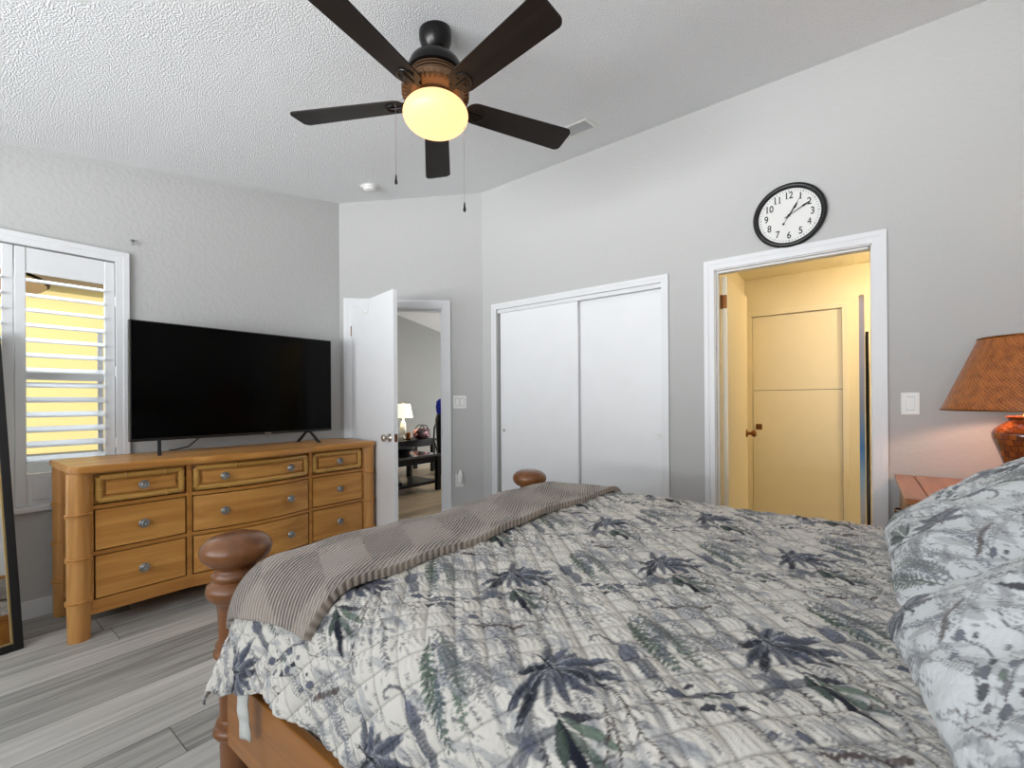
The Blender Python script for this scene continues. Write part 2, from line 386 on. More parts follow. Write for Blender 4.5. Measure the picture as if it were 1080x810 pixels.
# outer screen frame strips that show through the slats
bx(bm, XA-0.118, XA-0.105, 0.66, 0.685, WZ0, 1.66)
obj('sash', bm, M['trim'], wn1)
bm = bmesh.new(); bx(bm, XA-0.092, XA-0.088, WY0+0.03, WY1-0.03, WZ0+0.03, WZ1-0.03); obj('pane', bm, M['glass'], wn1)
def shutter(y0, y1, left):
    s0, s1 = 0.043, 0.047
    if left: s0, s1 = s1, s0
    bm = bmesh.new()
    zt, zb = 2.063, 0.622
    xa, xb = XA-0.03, XA-0.002
    bx(bm, xa, xb, y0, y0+s0, zb, zt, 0.003); bx(bm, xa, xb, y1-s1, y1, zb, zt, 0.003)
    bx(bm, xa+0.003, xb-0.003, y0+s0, y1-s1, 1.925, zt-0.001); bx(bm, xa+0.003, xb-0.003, y0+s0, y1-s1, zb+0.001, 0.80)
    bx(bm, xb-0.003, xb+0.004, y0+s0+0.02, y1-s1-0.02, zb+0.03, 0.775, 0.004)
    sh = obj('shutter_panel', bm, M['trim'], wn1)
    n = 13
    for i in range(n):
        zc = 1.885 - i*0.0838
        bm = bmesh.new(); t = bmesh.new()
        prof = [(0.043*cos(a), 0.0055*sin(a)) for a in [2*pi*k/16 for k in range(16)]]
        prism(t, prof, y0+s0+0.001, y1-s1-0.001, 'xz')
        merge(bm, t, Matrix.Translation((XA-0.018, 0, zc)) @ Matrix.Rotation(radians(21), 4, 'Y'))
        obj('louver', bm, M['trim'], sh, smooth=True, auto=60)
    if not left:
        for zc in (1.82, 1.39, 0.95):
            bm = bmesh.new(); bx(bm, XA+0.004, XA+0.008, y1-0.002, y1+0.006, zc-0.03, zc+0.03); obj('hinge', bm, M['plastic'], sh)
shutter(0.301, 0.722, False); shutter(-0.132, 0.297, True)

# ------------------------------------------------------------------ sliding closet doors
dm = Matrix.Identity(4)
d2 = thing('door_2', 'left white sliding closet door, overlapping in front of the other', 'door', (0, 0, 0), kind='structure')
box('panel', (CX0+0.012, -1.79, YR+0.035, YR+0.065, 0.012, 1.99), M['door'], d2, 0.002)
bm = bmesh.new(); lathe(bm, [(0, 0.001), (0.010, 0.001), (0.012, 0.003), (0.015, 0.003), (0.016, 0.0)], 20); bmesh.ops.rotate(bm, matrix=Matrix.Rotation(radians(90), 3, 'X'), verts=bm.verts)
obj('finger_pull', bm, M['chrome'], d2, True, (-2.551, YR+0.035, 0.925))
d3 = thing('door_3', 'right white sliding closet door, set behind the left one', 'door', (0, 0, 0), kind='structure')
box('panel', (-1.835, CX1-0.004, YR+0.075, YR+0.105, 0.012, 2.0), M['door'], d3, 0.002)
bm = bmesh.new(); lathe(bm, [(0, 0.001), (0.013, 0.001), (0.015, 0.004), (0.019, 0.004), (0.02, 0.0)], 20); bmesh.ops.rotate(bm, matrix=Matrix.Rotation(radians(90), 3, 'X'), verts=bm.verts)
obj('finger_pull', bm, M['plastic'], d3, True, (-1.154, YR+0.075, 0.93))
bm = bmesh.new(); bx(bm, CX0, CX1, YR+0.012, YR+0.03, 1.985, CZ1); struct('trim_6', bm, M['trim'], 'white header strip hiding the closet door track', 'door track')
bm = bmesh.new(); bx(bm, CX0-0.01, CX1+0.01, YR+0.115, YR+0.12, 0, CZ1+0.02); bx(bm, CX0, CX1, YR+0.07, YR+0.115, 2.005, 2.012)
struct('wall_closet', bm, M['dark'], 'dark closet interior behind the sliding doors')

# ------------------------------------------------------------------ entry door leaf (open)
hx, hy = -3.582, 2.318
fa = atan2(2.165-hy, -2.80-hx)
d1 = thing('door_1', 'white entry door standing open beside the dresser', 'door', (hx, hy, 0), fa, kind='structure')
LW = 0.80
box('panel', (0, LW, 0.0, 0.035, 0.012, 2.045), M['door'], d1, 0.0015)
def knob_bm(sgn=1):
    bm = bmesh.new(); lathe(bm, [(0, 0), (0.033, 0.0), (0.031, 0.006), (0.013, 0.01), (0.011, 0.03), (0.02, 0.038), (0.028, 0.05), (0.026, 0.062), (0.014, 0.069), (0, 0.07)], 24)
    bmesh.ops.rotate(bm, matrix=Matrix.Rotation(radians(90*sgn), 3, 'X'), verts=bm.verts); return bm
obj('knob', knob_bm(1), M['chrome'], d1, True, (LW-0.06, 0.0, 0.915))
obj('knob', knob_bm(-1), M['chrome'], d1, True, (LW-0.06, 0.035, 0.915))
box('latch_plate', (LW, LW+0.0015, 0.006, 0.029, 0.885, 0.945), M['brass'], d1)
for z in (0.25, 1.82):
    bm = bmesh.new(); lathe(bm, [(0, -0.045), (0.008, -0.045), (0.008, 0.045), (0, 0.045)], 12); obj('hinge', bm, M['brass'], d1, True, (-0.006, 0.0, z))
hk = thing('door_hook', 'white over-the-door hook near the top of the open entry door', 'hook', (hx, hy, 0), fa)
bm = bmesh.new()
bx(bm, 0.335, 0.36, -0.0035, -0.0005, 1.93, 2.048); bx(bm, 0.335, 0.36, -0.0035, 0.037, 2.0465, 2.049)
tube(bm, [(0.3475, -0.003, 1.935), (0.3475, -0.02, 1.925), (0.3475, -0.035, 1.93), (0.3475, -0.04, 1.95)], 0.006, 8)
obj('hook_strap', bm, M['plastic'], hk)

# ------------------------------------------------------------------ bathroom beyond
bm = bmesh.new(); bx(bm, -1.07, 1.3, YR+0.1, 5.27, -0.06, 0.0); struct('floor_bathroom', bm, M['floor'], 'grey plank floor of the bathroom', 'floor')
bm = bmesh.new(); bx(bm, -0.935, 1.15, YR+TH, 5.15, 2.41, 2.45); struct('ceiling_bathroom', bm, M['bath_wall'], 'low cream ceiling of the bathroom', 'ceiling')
bm = bmesh.new(); FX0, FX1, FZ = -0.873, -0.128, 2.03
for x0, x1, z0, z1 in ((-0.935, FX0, 0, 2.41), (FX0, FX1, FZ, 2.41), (FX1, 1.15, 0, 2.41)): bx(bm, x0, x1, 5.15, 5.25, z0, z1)
struct('wall_bathroom_back', bm, M['bath_wall'], 'cream back wall of the bathroom with a closed door')
bm = bmesh.new(); bx(bm, -1.05, -0.935, YR+TH, 5.25, 0, 2.45); struct('wall_bathroom_left', bm, M['bath_wall'], 'cream left wall of the bathroom')
bm = bmesh.new(); bx(bm, 1.15, 1.27, YR+TH, 5.25, 0, 2.45); struct('wall_bathroom_right', bm, M['bath_wall'], 'cream right wall of the bathroom')
bm = bmesh.new(); bx(bm, -0.935, BX0-0.0, YR+TH, YR+TH+0.01, 0, 2.41); bx(bm, BX1, 1.15, YR+TH, YR+TH+0.01, 0, 2.41); bx(bm, BX0, BX1, YR+TH, YR+TH+0.01, BZ1, 2.41)
struct('wall_bathroom_front', bm, M['bath_wall'], 'cream inner side of the bathroom doorway wall')
bm = bmesh.new(); bx(bm, -0.95, 0.0, 5.25, 5.27, 0, 2.2); struct('dark_door_backing', bm, M['dark'], 'added dark sheet standing in for shade in the gaps of the closed bathroom door')  # near-black backing added so the door joint looks shaded
casing('trim_7', FX0, FX1, FZ, 'cream moulded frame around the closed door inside the bathroom', wd=0.05, mat=M['bath_door'], matw=Matrix.Translation((0, 5.15, 0)))
d5 = thing('door_5', 'closed cream door seen through the bathroom doorway', 'door', kind='structure')
bm = bmesh.new(); bx(bm, FX0+0.004, FX1-0.004, 5.175, 5.21, 0.01, 1.278); bx(bm, FX0+0.004, FX1-0.004, 5.175, 5.21, 1.283, FZ-0.006)
obj('panel', bm, M['bath_door'], d5)
box('square_pull', (-0.845, -0.79, 5.168, 5.175, 0.885, 0.94), M['brass'], d5, 0.002)
d4 = thing('door_4', 'cream bathroom door opened inward against the left wall', 'door', (-0.738, YR+TH+0.012, 0), radians(91.5), kind='structure')
box('panel', (0, 0.775, -0.035, 0.0, 0.01, 2.02), M['bath_door'], d4, 0.0015)
obj('knob', knob_bm(1), M['brass'], d4, True, (0.715, -0.035, 0.92))
for z in (0.25, 1.85):
    bm = bmesh.new(); bx(bm, -0.0015, 0, -0.033, -0.002, z-0.045, z+0.045); 
    t = bmesh.new(); lathe(t, [(0, -0.047), (0.007, -0.047), (0.007, 0.047), (0, 0.047)], 12); merge(bm, t, Matrix.Translation((-0.003, 0.004, z)))
    obj('hinge', bm, M['brass'], d4)
point_light('bathroom_light', (0.55, 4.45, 2.12), 23, (1.0, 0.80, 0.48), 0.12)
vl = thing('vanity_light', 'bathroom globe light out of sight to the right of the doorway', 'light', (0.55, 4.45, 2.41))
bm = bmesh.new(); lathe(bm, [(0, 0), (0.07, 0), (0.06, -0.03), (0.02, -0.04), (0.02, -0.1), (0, -0.1)], 20); obj('ceiling_mount', bm, M['brass'], vl, True)
# ironing board
ib = thing('ironing_board', 'narrow padded board, grey and blue, standing upright just inside the bathroom doorway', 'ironing board', (0.008, 3.62, 0), radians(0))
mm, nt, b = new_mat('board_cover')
tc = nt.nodes.new('ShaderNodeTexCoord'); sp = nt.nodes.new('ShaderNodeSeparateXYZ'); cr = nt.nodes.new('ShaderNodeValToRGB')
nt.links.new(tc.outputs['Object'], sp.inputs[0]); mr = nt.nodes.new('ShaderNodeMapRange'); mr.inputs[1].default_value = 0.5; mr.inputs[2].default_value = 1.8
nt.links.new(sp.outputs[2], mr.inputs[0]); nt.links.new(mr.outputs[0], cr.inputs[0])
for i, (p_, c_) in enumerate(((0.0, (200, 205, 215)), (0.12, (150, 180, 205)), (0.30, (70, 120, 170)), (0.5, (130, 135, 150)), (1.0, (190, 180, 185)))):
    e = cr.color_ramp.elements[i] if i < 2 else cr.color_ramp.elements.new(p_)
    e.position = p_; e.color = srgb(*c_)
nt.links.new(cr.outputs[0], b.inputs['Base Color']); b.inputs['Roughness'].default_value = 0.8
bm = bmesh.new()
outl = []
for k in range(0, 41):
    z = 0.40+1.44*k/40
    hw = 0.17*min(1, ((z-0.40)/0.55+0.02))**0.55 if z < 0.95 else 0.17
    if z > 1.76: hw = 0.17*sqrt(max(0.0, 1-((z-1.76)/0.085)**2))
    outl.append((hw, z))
pts = [(h, z) for h, z in outl] + [(-h, z) for h, z in outl[::-1]]
prism(bm, pts, -0.012, 0.014, 'yz', bev=0.004); obj('padded_board', bm, mm, ib, True, auto=40)
bm = bmesh.new()
for s in (-1, 1): tube(bm, [(0.028, s*0.10, 1.60), (0.030, s*0.10, 0.32), (0.030, s*0.10, 0.03)], 0.009, 8)
tube(bm, [(0.028, -0.16, 0.02), (0.028, 0.16, 0.02)], 0.012, 8)
obj('leg_frame', bm, M['black'], ib, True)

# ------------------------------------------------------------------ living room beyond the entry door
bm = bmesh.new(); prism(bm, [(-6.72, 2.05), (-3.783, 2.05), (-3.74, 2.19), (-2.77, YR+0.1), (-2.6, YR+0.1), (-2.6, 7.6), (-6.72, 7.6)], -0.06, 0.0)
struct('floor_living', bm, M['hall_floor'], 'brown wood plank floor of the room beyond the entry door', 'floor')
def wallx(name, x0, x1, y0, y1, lab):
    bm = bmesh.new(); ys = [y0, y1] if not (y0 < YR < y1) else [y0, YR, y1]
    pts = [(y0, 0), (y1, 0)] + [(y, ceil_z(y)) for y in ys[::-1]]
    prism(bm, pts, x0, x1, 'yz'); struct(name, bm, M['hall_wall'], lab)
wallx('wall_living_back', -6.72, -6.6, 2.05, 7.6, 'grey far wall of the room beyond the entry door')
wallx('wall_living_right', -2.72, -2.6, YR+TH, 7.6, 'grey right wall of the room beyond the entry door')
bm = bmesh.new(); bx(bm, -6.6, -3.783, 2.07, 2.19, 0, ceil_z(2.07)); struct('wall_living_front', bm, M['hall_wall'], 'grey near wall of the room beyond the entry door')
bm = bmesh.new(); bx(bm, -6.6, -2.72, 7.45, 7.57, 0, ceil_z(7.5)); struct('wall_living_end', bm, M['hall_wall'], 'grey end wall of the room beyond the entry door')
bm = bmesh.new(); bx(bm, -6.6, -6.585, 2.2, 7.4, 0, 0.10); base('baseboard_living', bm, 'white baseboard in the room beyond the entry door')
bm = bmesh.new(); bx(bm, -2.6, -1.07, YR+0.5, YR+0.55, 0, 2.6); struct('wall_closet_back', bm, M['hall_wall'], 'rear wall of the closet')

# coffee table
ct = thing('coffee_table', 'black coffee table with a lower shelf beyond the entry door', 'table', (-4.52, 3.75, 0))
X0, X1, Y0, Y1 = -0.62, 0.03, -0.75, 0.5
mm, nt, b = new_mat('glossy_tabletop'); b.inputs['Base Color'].default_value = srgb(60, 58, 58); b.inputs['Roughness'].default_value = 0.12; b.inputs['Coat Weight'].default_value = 1.0; b.inputs['Specular IOR Level'].default_value = 0.9
box('tabletop', (X0, X1, Y0, Y1, 0.46, 0.49), mm, ct, 0.003)
bm = bmesh.new(); bx(bm, X0+0.02, X1-0.02, Y0+0.02, Y1-0.02, 0.38, 0.46); obj('apron', bm, M['espresso'], ct)
box('shelf', (X0+0.02, X1-0.02, Y0+0.02, Y1-0.02, 0.10, 0.135), M['espresso'], ct)
for x in (X0, X1-0.06):
    for y in (Y0, Y1-0.06): box('leg', (x, x+0.06, y, y+0.06, 0, 0.459), M['espresso'], ct, 0.002)
# dark bowl on the coffee table
bm = bmesh.new(); lathe(bm, [(0, 0), (0.08, 0), (0.15, 0.03), (0.19, 0.075), (0.185, 0.08), (0.14, 0.045), (0.0, 0.02)], 32)
tag(obj('decorative_bowl', bm, M['black'], None, True, (-4.93, 3.93, 0.49), 50), 'wide black bowl on the coffee table beyond the entry door', 'bowl')
bm = bmesh.new(); bx(bm, -0.1, 0.1, -0.07, 0.07, 0, 0.03, 0.006)
tag(obj('storage_tray', bm, M['black'], None, False, (-4.70, 3.62, 0.136)), 'dark flat tray on the lower shelf of the coffee table', 'tray')
# end table
et = thing('end_table', 'black end table against the far wall, under the white lamp', 'table', (-6.05, 4.95, 0))
box('tabletop', (-0.28, 0.28, -0.55, 0.42, 0.52, 0.56), M['espresso'], et, 0.003)
bm = bmesh.new(); bx(bm, -0.25, 0.25, -0.5, 0.37, 0.44, 0.52); obj('apron', bm, M['espresso'], et)
for x in (-0.26, 0.20):
    for y in (-0.53, 0.34): box('leg', (x, x+0.06, y, y+0.06, 0, 0.52), M['espresso'], et)
# lamp with white shade
hl = thing('table_lamp', 'table lamp with a lit white shade on the black end table', 'lamp', (-6.12, 4.93, 0.56))
bm = bmesh.new(); lathe(bm, [(0, 0), (0.075, 0), (0.075, 0.02), (0.055, 0.03), (0.05, 0.1), (0.045, 0.27), (0.02, 0.3), (0.012, 0.31), (0.012, 0.36), (0, 0.36)], 24)
obj('lamp_base', bm, M['plastic'], hl, True, auto=40)
bm = bmesh.new(); lathe(bm, [(0.165, 0.36), (0.12, 0.59), (0.118, 0.59), (0.163, 0.36)], 32); obj('lamp_shade', bm, emit('lit_shade', (255, 246, 222), 0.9), hl, True, auto=40)
bm = bmesh.new(); tube(bm, [(0, 0, 0.36), (0, 0, 0.62)], 0.004, 8); lathe(bm, [(0, 0.6), (0.01, 0.61), (0, 0.63)], 10); obj('finial', bm, M['chrome'], hl)
point_light('living_lamp_bulb', (-6.12, 4.93, 1.02), 6, (1.0, 0.85, 0.62), 0.05)
# pink bag
bm = bmesh.new(); t = bmesh.new(); bmesh.ops.create_uvsphere(t, u_segments=24, v_segments=14, radius=1)
for v in t.verts:
    c = v.co; r = 1.0
    v.co = Vector((0.10*math.copysign(abs(c.x)**0.7, c.x), 0.155*math.copysign(abs(c.y)**0.6, c.y), 0.085+0.085*math.copysign(abs(c.z)**0.7, c.z)))
    v.co.z -= 0.02*max(0, c.z)*cos(v.co.y*20)
merge(bm, t)
hb = thing('handbag', 'pink and black patterned handbag on the black end table', 'handbag', (-5.95, 5.19, 0.56))
mm, nt, b = new_mat('patterned_pink'); n = nt.nodes.new('ShaderNodeTexVoronoi'); n.inputs['Scale'].default_value = 17; cr = nt.nodes.new('ShaderNodeValToRGB')
tc = nt.nodes.new('ShaderNodeTexCoord'); nt.links.new(tc.outputs['Object'], n.inputs['Vector'])
nt.links.new(n.outputs['Distance'], cr.inputs[0]); cr.color_ramp.interpolation = 'CONSTANT'
cr.color_ramp.elements[0].color = srgb(230, 170, 170); cr.color_ramp.elements[1].position = 0.42; cr.color_ramp.elements[1].color = srgb(60, 30, 34)
e = cr.color_ramp.elements.new(0.28); e.color = srgb(170, 90, 100)
nt.links.new(cr.outputs[0], b.inputs['Base Color'])
obj('bag_body', bm, mm, hb, True)
for x in (-0.05, 0.05):
    bm = bmesh.new(); tube(bm, [(x, 0.10*cos(a), 0.13+0.10*sin(a)) for a in [pi*k/12 for k in range(13)]], 0.009, 8); obj('handle', bm, M['black'], hb, True)
# small brown ornament
bm = bmesh.new(); lathe(bm, [(0, 0), (0.04, 0), (0.05, 0.02), (0.03, 0.05), (0.045, 0.085), (0.03, 0.12), (0.015, 0.13), (0, 0.13)], 20)
tag(obj('figurine', bm, M['brass'], None, True, (-5.90, 4.86, 0.56)), 'small brown turned ornament beside the white-shaded lamp', 'ornament')
# tall black bag with blue top
gb = thing('golf_bag', 'tall black upright bag with a bright blue rounded top beyond the entry doorway', 'bag', (-5.42, 5.205, 0))
bm = bmesh.new(); lathe(bm, [(0, 0), (0.12, 0), (0.13, 0.02), (0.115, 0.3), (0.125, 0.6), (0.14, 0.82), (0.145, 0.9), (0.12, 0.98), (0, 1.0)], 28); obj('bag_body', bm, M['black'], gb, True, auto=50)
bm = bmesh.new(); lathe(bm, [(0.03, 0.95), (0.07, 1.0), (0.085, 1.1), (0.07, 1.19), (0.03, 1.23), (0, 1.235)], 20); obj('club_cover', bm, simple('blue_cloth', (40, 60, 215), 0.6), gb, True, (-0.02, -0.05, 0))
bm = bmesh.new(); tube(bm, [(-0.13, -0.03, 0.35), (-0.19, -0.05, 0.55), (-0.18, -0.05, 0.75), (-0.14, -0.03, 0.85)], 0.014, 8); obj('strap', bm, M['black'], gb, True)

# ------------------------------------------------------------------ outside the shuttered window
bm = bmesh.new(); bx(bm, -14, -3.8, -8, 9, -0.25, -0.2); tag(obj('patio_ground', bm, M['concrete']), 'pale concrete ground outside the window', 'ground', kind='structure')
nh = thing('neighbour_house', 'yellow stucco house seen through the shutter slats', 'house', (-8.0, 0.0, -0.2))
box('wall', (-3, 0, -6, 6, 0, 2.94), M['yellow_stucco'], nh)
box('base_course', (0, 0.12, -6, 6, 0, 0.78), M['grey_block'], nh)
bm = bmesh.new(); prism(bm, [(0.12, 2.88), (0.12, 3.02), (-3.2, 4.1), (-3.2, 3.96)], -6.3, 6.3, 'xz'); obj('roof', bm, M['roof_brown'], nh)
box('window_trim', (0.001, 0.04, 1.52, 2.4, 0.9, 2.35), M['trim'], nh)
pu = thing('patio_umbrella', 'brown thatched patio umbrella outside the window', 'umbrella', (-6.3, -0.4, -0.2))
bm = bmesh.new(); lathe(bm, [(1.15, 2.52), (0.6, 2.8), (0.06, 3.05), (0, 3.07), (0, 3.03), (0.6, 2.76), (1.13, 2.5)], 40); obj('canopy', bm, bumpy('thatch', (176, 146, 104), 60, 0.8, 0.02), pu, True, auto=40)
bm = bmesh.new(); tube(bm, [(0, 0, 0), (0, 0, 3.03)], 0.025, 12); obj('pole', bm, M['espresso'], pu, True)

# ================================================================== DRESSER
dr = thing('dresser', 'honey wood dresser with bamboo-style corner posts and nine drawers, under the television', 'dresser', (-3.115, 0.44, 0))
DW = 1.755      # local y 0..DW ; local x 0 = straight front face, negative towards the wall
DB = -0.515
def bow(y):
    a, b_ = 0.515, 1.225
    return 0.058*sin(pi*(y-a)/(b_-a))**0.85 if a < y < b_ else 0.0
def bow_slab(bm, y0, y1, z0, z1, front, back, n=None, bev=0.0):
    n = n or (16 if y1 > 0.52 and y0 < 1.22 else 1)
    ys = [y0+(y1-y0)*k/n for k in range(n+1)]
    pts = [(front+bow(y), y) for y in ys] + ([(back, y1), (back, y0)] if back < -0.05 else [(back+bow(y), y) for y in ys[::-1]])
    prism(bm, pts, z0, z1, 'xy')
# carcass
bm = bmesh.new()
bow_slab(bm, 0.085, DW-0.085, 0.83, 0.842, 0.004, DB+0.02, 40)
bow_slab(bm, 0.085, DW-0.085, 0.115, 0.185, 0.006, -0.03, 40)
for z0, z1 in ((0.648, 0.668), (0.412, 0.432)): bow_slab(bm, 0.085, DW-0.085, z0, z1, 0.002, -0.03, 40)
for y0, y1 in ((0.06, 0.085), (0.49, 0.515), (1.225, 1.25), (DW-0.09, DW-0.065)): bow_slab(bm, y0, y1, 0.115, 0.84, 0.006, -0.03, 1)
bx(bm, DB+0.02, -0.01, 0.03, 0.05, 0.115, 0.84); bx(bm, DB+0.02, -0.01, DW-0.05, DW-0.03, 0.115, 0.84)
bx(bm, DB+0.015, DB+0.03, 0.03, DW-0.03, 0.03, 0.84); bx(bm, DB+0.03, -0.035, 0.05, DW-0.05, 0.17, 0.185)  # back panel lowered to block light under the dresser
obj('carcass', bm, M['honey_rail'], dr)
bm = bmesh.new(); bow_slab(bm, 0.087, DW-0.087, 0.186, 0.829, -0.035, -0.06, 20); obj('recess', bm, M['dark'], dr)
# top with rounded corners
bm = bmesh.new(); pts = []
rc = 0.045; xf = 0.052
for k in range(7):
    a = pi + pi/2*k/6; pts.append((xf-rc - rc*sin(a), rc + rc*cos(a) - 0.0))
pts = [(xf-rc+rc*sin(a), rc-0.012-rc*cos(a)) for a in [pi/2*k/6 for k in range(7)]]
pts += [(xf+bow(y), y) for y in [0.06+(DW-0.12)*k/40 for k in range(41)]]
pts += [(xf-rc+rc*cos(a), DW+0.012-rc+rc*sin(a)) for a in [pi/2*k/6 for k in range(7)]]
pts += [(DB, DW+0.012), (DB, -0.012)]
prism(bm, pts, 0.842, 0.877, 'xy', bev=0.005); obj('top', bm, M['honey'], dr)
bm = bmesh.new(); bow_slab(bm, 0.02, DW-0.02, 0.8425-0.008, 0.8415, 0.035, 0.0, 40); obj('cornice', bm, M['honey_rail'], dr)
# bamboo posts
def bamboo_post(x, y, r, z1, rings, zb=0.0, flat=1.0):
    bm = bmesh.new(); prof = [(0, zb), (r*0.94, zb), (r*0.97, zb+0.1)]
    for zr in rings:
        prof += [(r, zr-0.02), (r*1.0, zr-0.011), (r*1.15, zr-0.0085), (r*1.15, zr-0.003), (r*0.99, zr), (r*1.15, zr+0.003), (r*1.15, zr+0.0085), (r, zr+0.011)]
    prof += [(r, z1), (0, z1)]
    lathe(bm, prof, 28); return obj('corner_post', bm, M['honey_v'], dr, True, (x, y, 0), 30)
bamboo_post(-0.01, 0.032, 0.047, 0.841, (0.195, 0.41, 0.63))
bamboo_post(-0.01, DW-0.034, 0.047, 0.841, (0.195, 0.41, 0.63))
bamboo_post(DB+0.05, 0.032, 0.04, 0.841, (0.195, 0.41, 0.63))
bamboo_post(DB+0.05, DW-0.034, 0.04, 0.841, (0.195, 0.41, 0.63))
def knob(parent, y, z):
    bm = bmesh.new(); lathe(bm, [(0, 0), (0.009, 0.0), (0.007, 0.008), (0.010, 0.013), (0.0175, 0.016), (0.019, 0.02), (0.016, 0.024), (0.012, 0.0225), (0.008, 0.026), (0.004, 0.024), (0, 0.022)], 20)
    for k in range(8):
        a = 2*pi*k/8; t = bmesh.new(); bmesh.ops.create_icosphere(t, subdivisions=1, radius=0.003); merge(bm, t, Matrix.Translation((0.0145*cos(a), 0.0145*sin(a), 0.024)))
    bmesh.ops.scale(bm, vec=(1.3, 1.3, 1.2), verts=bm.verts); bmesh.ops.rotate(bm, matrix=Matrix.Rotation(radians(90), 3, 'Y'), verts=bm.verts)
    return obj('knob', bm, M['pewter'], parent, True, (bow(y)+0.004, y, z), 50)
cols_ = ((0.09, 0.485), (0.52, 1.22), (1.255, DW-0.095))
rows_ = ((0.672, 0.826), (0.436, 0.644), (0.190, 0.408))
for ci, (y0, y1) in enumerate(cols_):
    for ri, (z0, z1) in enumerate(rows_):
        bm = bmesh.new()
        if ri == 0:
            m = 0.037
            bow_slab(bm, y0, y1, z0, z1, -0.016, -0.034)
            bow_slab(bm, y0+m+0.01, y1-m-0.01, z0+m+0.008, z1-m-0.008, -0.002, -0.016)
        else:
            bow_slab(bm, y0+0.003, y1-0.003, z0+0.002, z1-0.002, 0.003, -0.034)
        dw = obj('drawer', bm, M['honey'], dr)
        if ri == 0:
            bm = bmesh.new(); r = 0.0165; c = r+0.002
            def run(pts, nodes):
                tube(bm, pts, r, 10)
                for q in nodes:
                    i = min(int(q*(len(pts)-1)), len(pts)-2); f = q*(len(pts)-1)-i
                    p = Vector(pts[i]).lerp(Vector(pts[i+1]), f); d = (Vector(pts[i+1])-Vector(pts[i])).normalized()
                    tube(bm, [p-d*0.0045, p-d*0.003, p+d*0.003, p+d*0.0045], [r*1.02, r*1.2, r*1.2, r*1.02], 10)
            n = 14
            for z, nd in ((z1-c, (0.3, 0.78)), (z0+c, (0.24, 0.8))):
                run([(-0.006+bow(y), y, z) for y in [y0+c+(y1-y0-2*c)*k/n for k in range(n+1)]], nd)
            for y, nd in ((y0+c, (0.45,)), (y1-c, (0.55,))):
                run([(-0.006+bow(y), y, z) for z in (z0+c, z1-c)], nd)
            obj('bamboo_moulding', bm, M['bamboo'], dw, True, None, 50)
        zc = (z0+z1)/2 if ri else (z0+z1)/2
        if ci == 1:
            for y in (y0+0.15, y1-0.15): knob(dw, y, zc)
        else: knob(dw, (y0+y1)/2, zc)

# ================================================================== TELEVISION
tv = thing('television', 'large black flat television standing on the dresser', 'television', (-3.44, 1.386, 0.877))
TW, TZ0, TZ1 = 0.645, 0.083, 0.815
box('casing', (-0.03, 0.012, -TW, TW, TZ0, TZ1), M['black'], tv, 0.004)
box('rear_housing', (-0.065, -0.03, -0.42, 0.42, TZ0+0.03, TZ0+0.42), M['black'], tv, 0.01)
box('screen', (0.012, 0.0135, -TW+0.008, TW-0.008, TZ0+0.018, TZ1-0.008), M['screen'], tv)
box('badge', (0.0135, 0.0145, 0.12, 0.165, TZ0+0.006, TZ0+0.011), M['chrome'], tv)
for y in (-0.50, 0.455):
    bm = bmesh.new()
    for s in (-1, 1):
        prism(bm, [(0.0, 0.095), (s*0.016, 0.095), (s*0.125, 0.0), (s*0.102, 0.0)], -0.009, 0.009, 'xz')
    bx(bm, -0.016, 0.016, -0.009, 0.009, 0.075, 0.1)
    f_ = obj('foot', bm, M['black'], tv, loc=(0, y, 0)); f_.rotation_euler = (0, 0, radians(-14 if y < 0 else 14))

bm = bmesh.new(); tube(bm, [(-3.55, 1.15, 1.0), (-3.555, 1.13, 0.95), (-3.57, 1.08, 0.90), (-3.58, 1.0, 0.883), (-3.60, 0.98, 0.8835)], 0.004, 8)
tag(obj('power_cable', bm, M['black'], None, True), 'thin dark cable curving down behind the television onto the dresser', 'cable')

# ================================================================== WALL BITS
bm = bmesh.new(); lathe(bm, [(0, 0), (0.008, 0), (0.008, 0.004), (0.003, 0.006), (0.003, 0.02), (0, 0.02)], 12)
bmesh.ops.rotate(bm, matrix=Matrix.Rotation(radians(90), 3, 'Y'), verts=bm.verts)
tube(bm, [(0.002, 0, 0.004), (0.014, 0, 0.0), (0.016, 0, -0.018), (0.02, 0, -0.03), (0.03, 0, -0.028), (0.032, 0, -0.015)], 0.004, 8)
tag(obj('wall_hook', bm, M['pewter'], None, True, (XA, 0.806, 2.225)), 'small metal hook on the left wall above the television', 'hook')
def rocker_plate(n, label, mw, name='light_switch'):
    o = thing(name, label, 'switch'); o.matrix_world = mw
    wd = 0.0375 if n == 1 else 0.0595
    box('cover_plate', (-wd, wd, -0.006, 0, -0.058, 0.058), M['plastic'], o, 0.002)
    for k in range(n):
        c = 0 if n == 1 else (-0.023, 0.023)[k]
        bm = bmesh.new(); bx(bm, c-0.0185, c+0.0185, -0.0065, -0.006, -0.0365, 0.0365)
        fr = obj('rocker_gap', bm, M['pewter'], o)
        bm = bmesh.new(); prism(bm, [(-0.0065, -0.033), (-0.0065, 0.033), (-0.0075, 0.033), (-0.0125, -0.033)], c-0.016, c+0.016, 'yz'); obj('rocker', bm, M['plastic'], o)
    return o
rocker_plate(1, 'white single rocker switch on the wall left of the wicker lamp', Matrix.Translation((0.208, YR, 1.163)))
s_sw = (Vector((-2.915, 3.0)) - Vector((-3.663, 2.253))).length
rocker_plate(2, 'white double rocker switch right of the entry door', DM @ Matrix.Translation((s_sw, 0, 1.184)))
s_o = (Vector((-2.922, 2.995)) - Vector((-3.663, 2.253))).length
ot = thing('wall_outlet', 'white wall outlet low beside the entry door', 'outlet'); ot.matrix_world = DM @ Matrix.Translation((s_o, 0, 0.462))
box('cover_plate', (-0.036, 0.036, -0.005, 0, -0.058, 0.058), M['plastic'], ot, 0.0015)
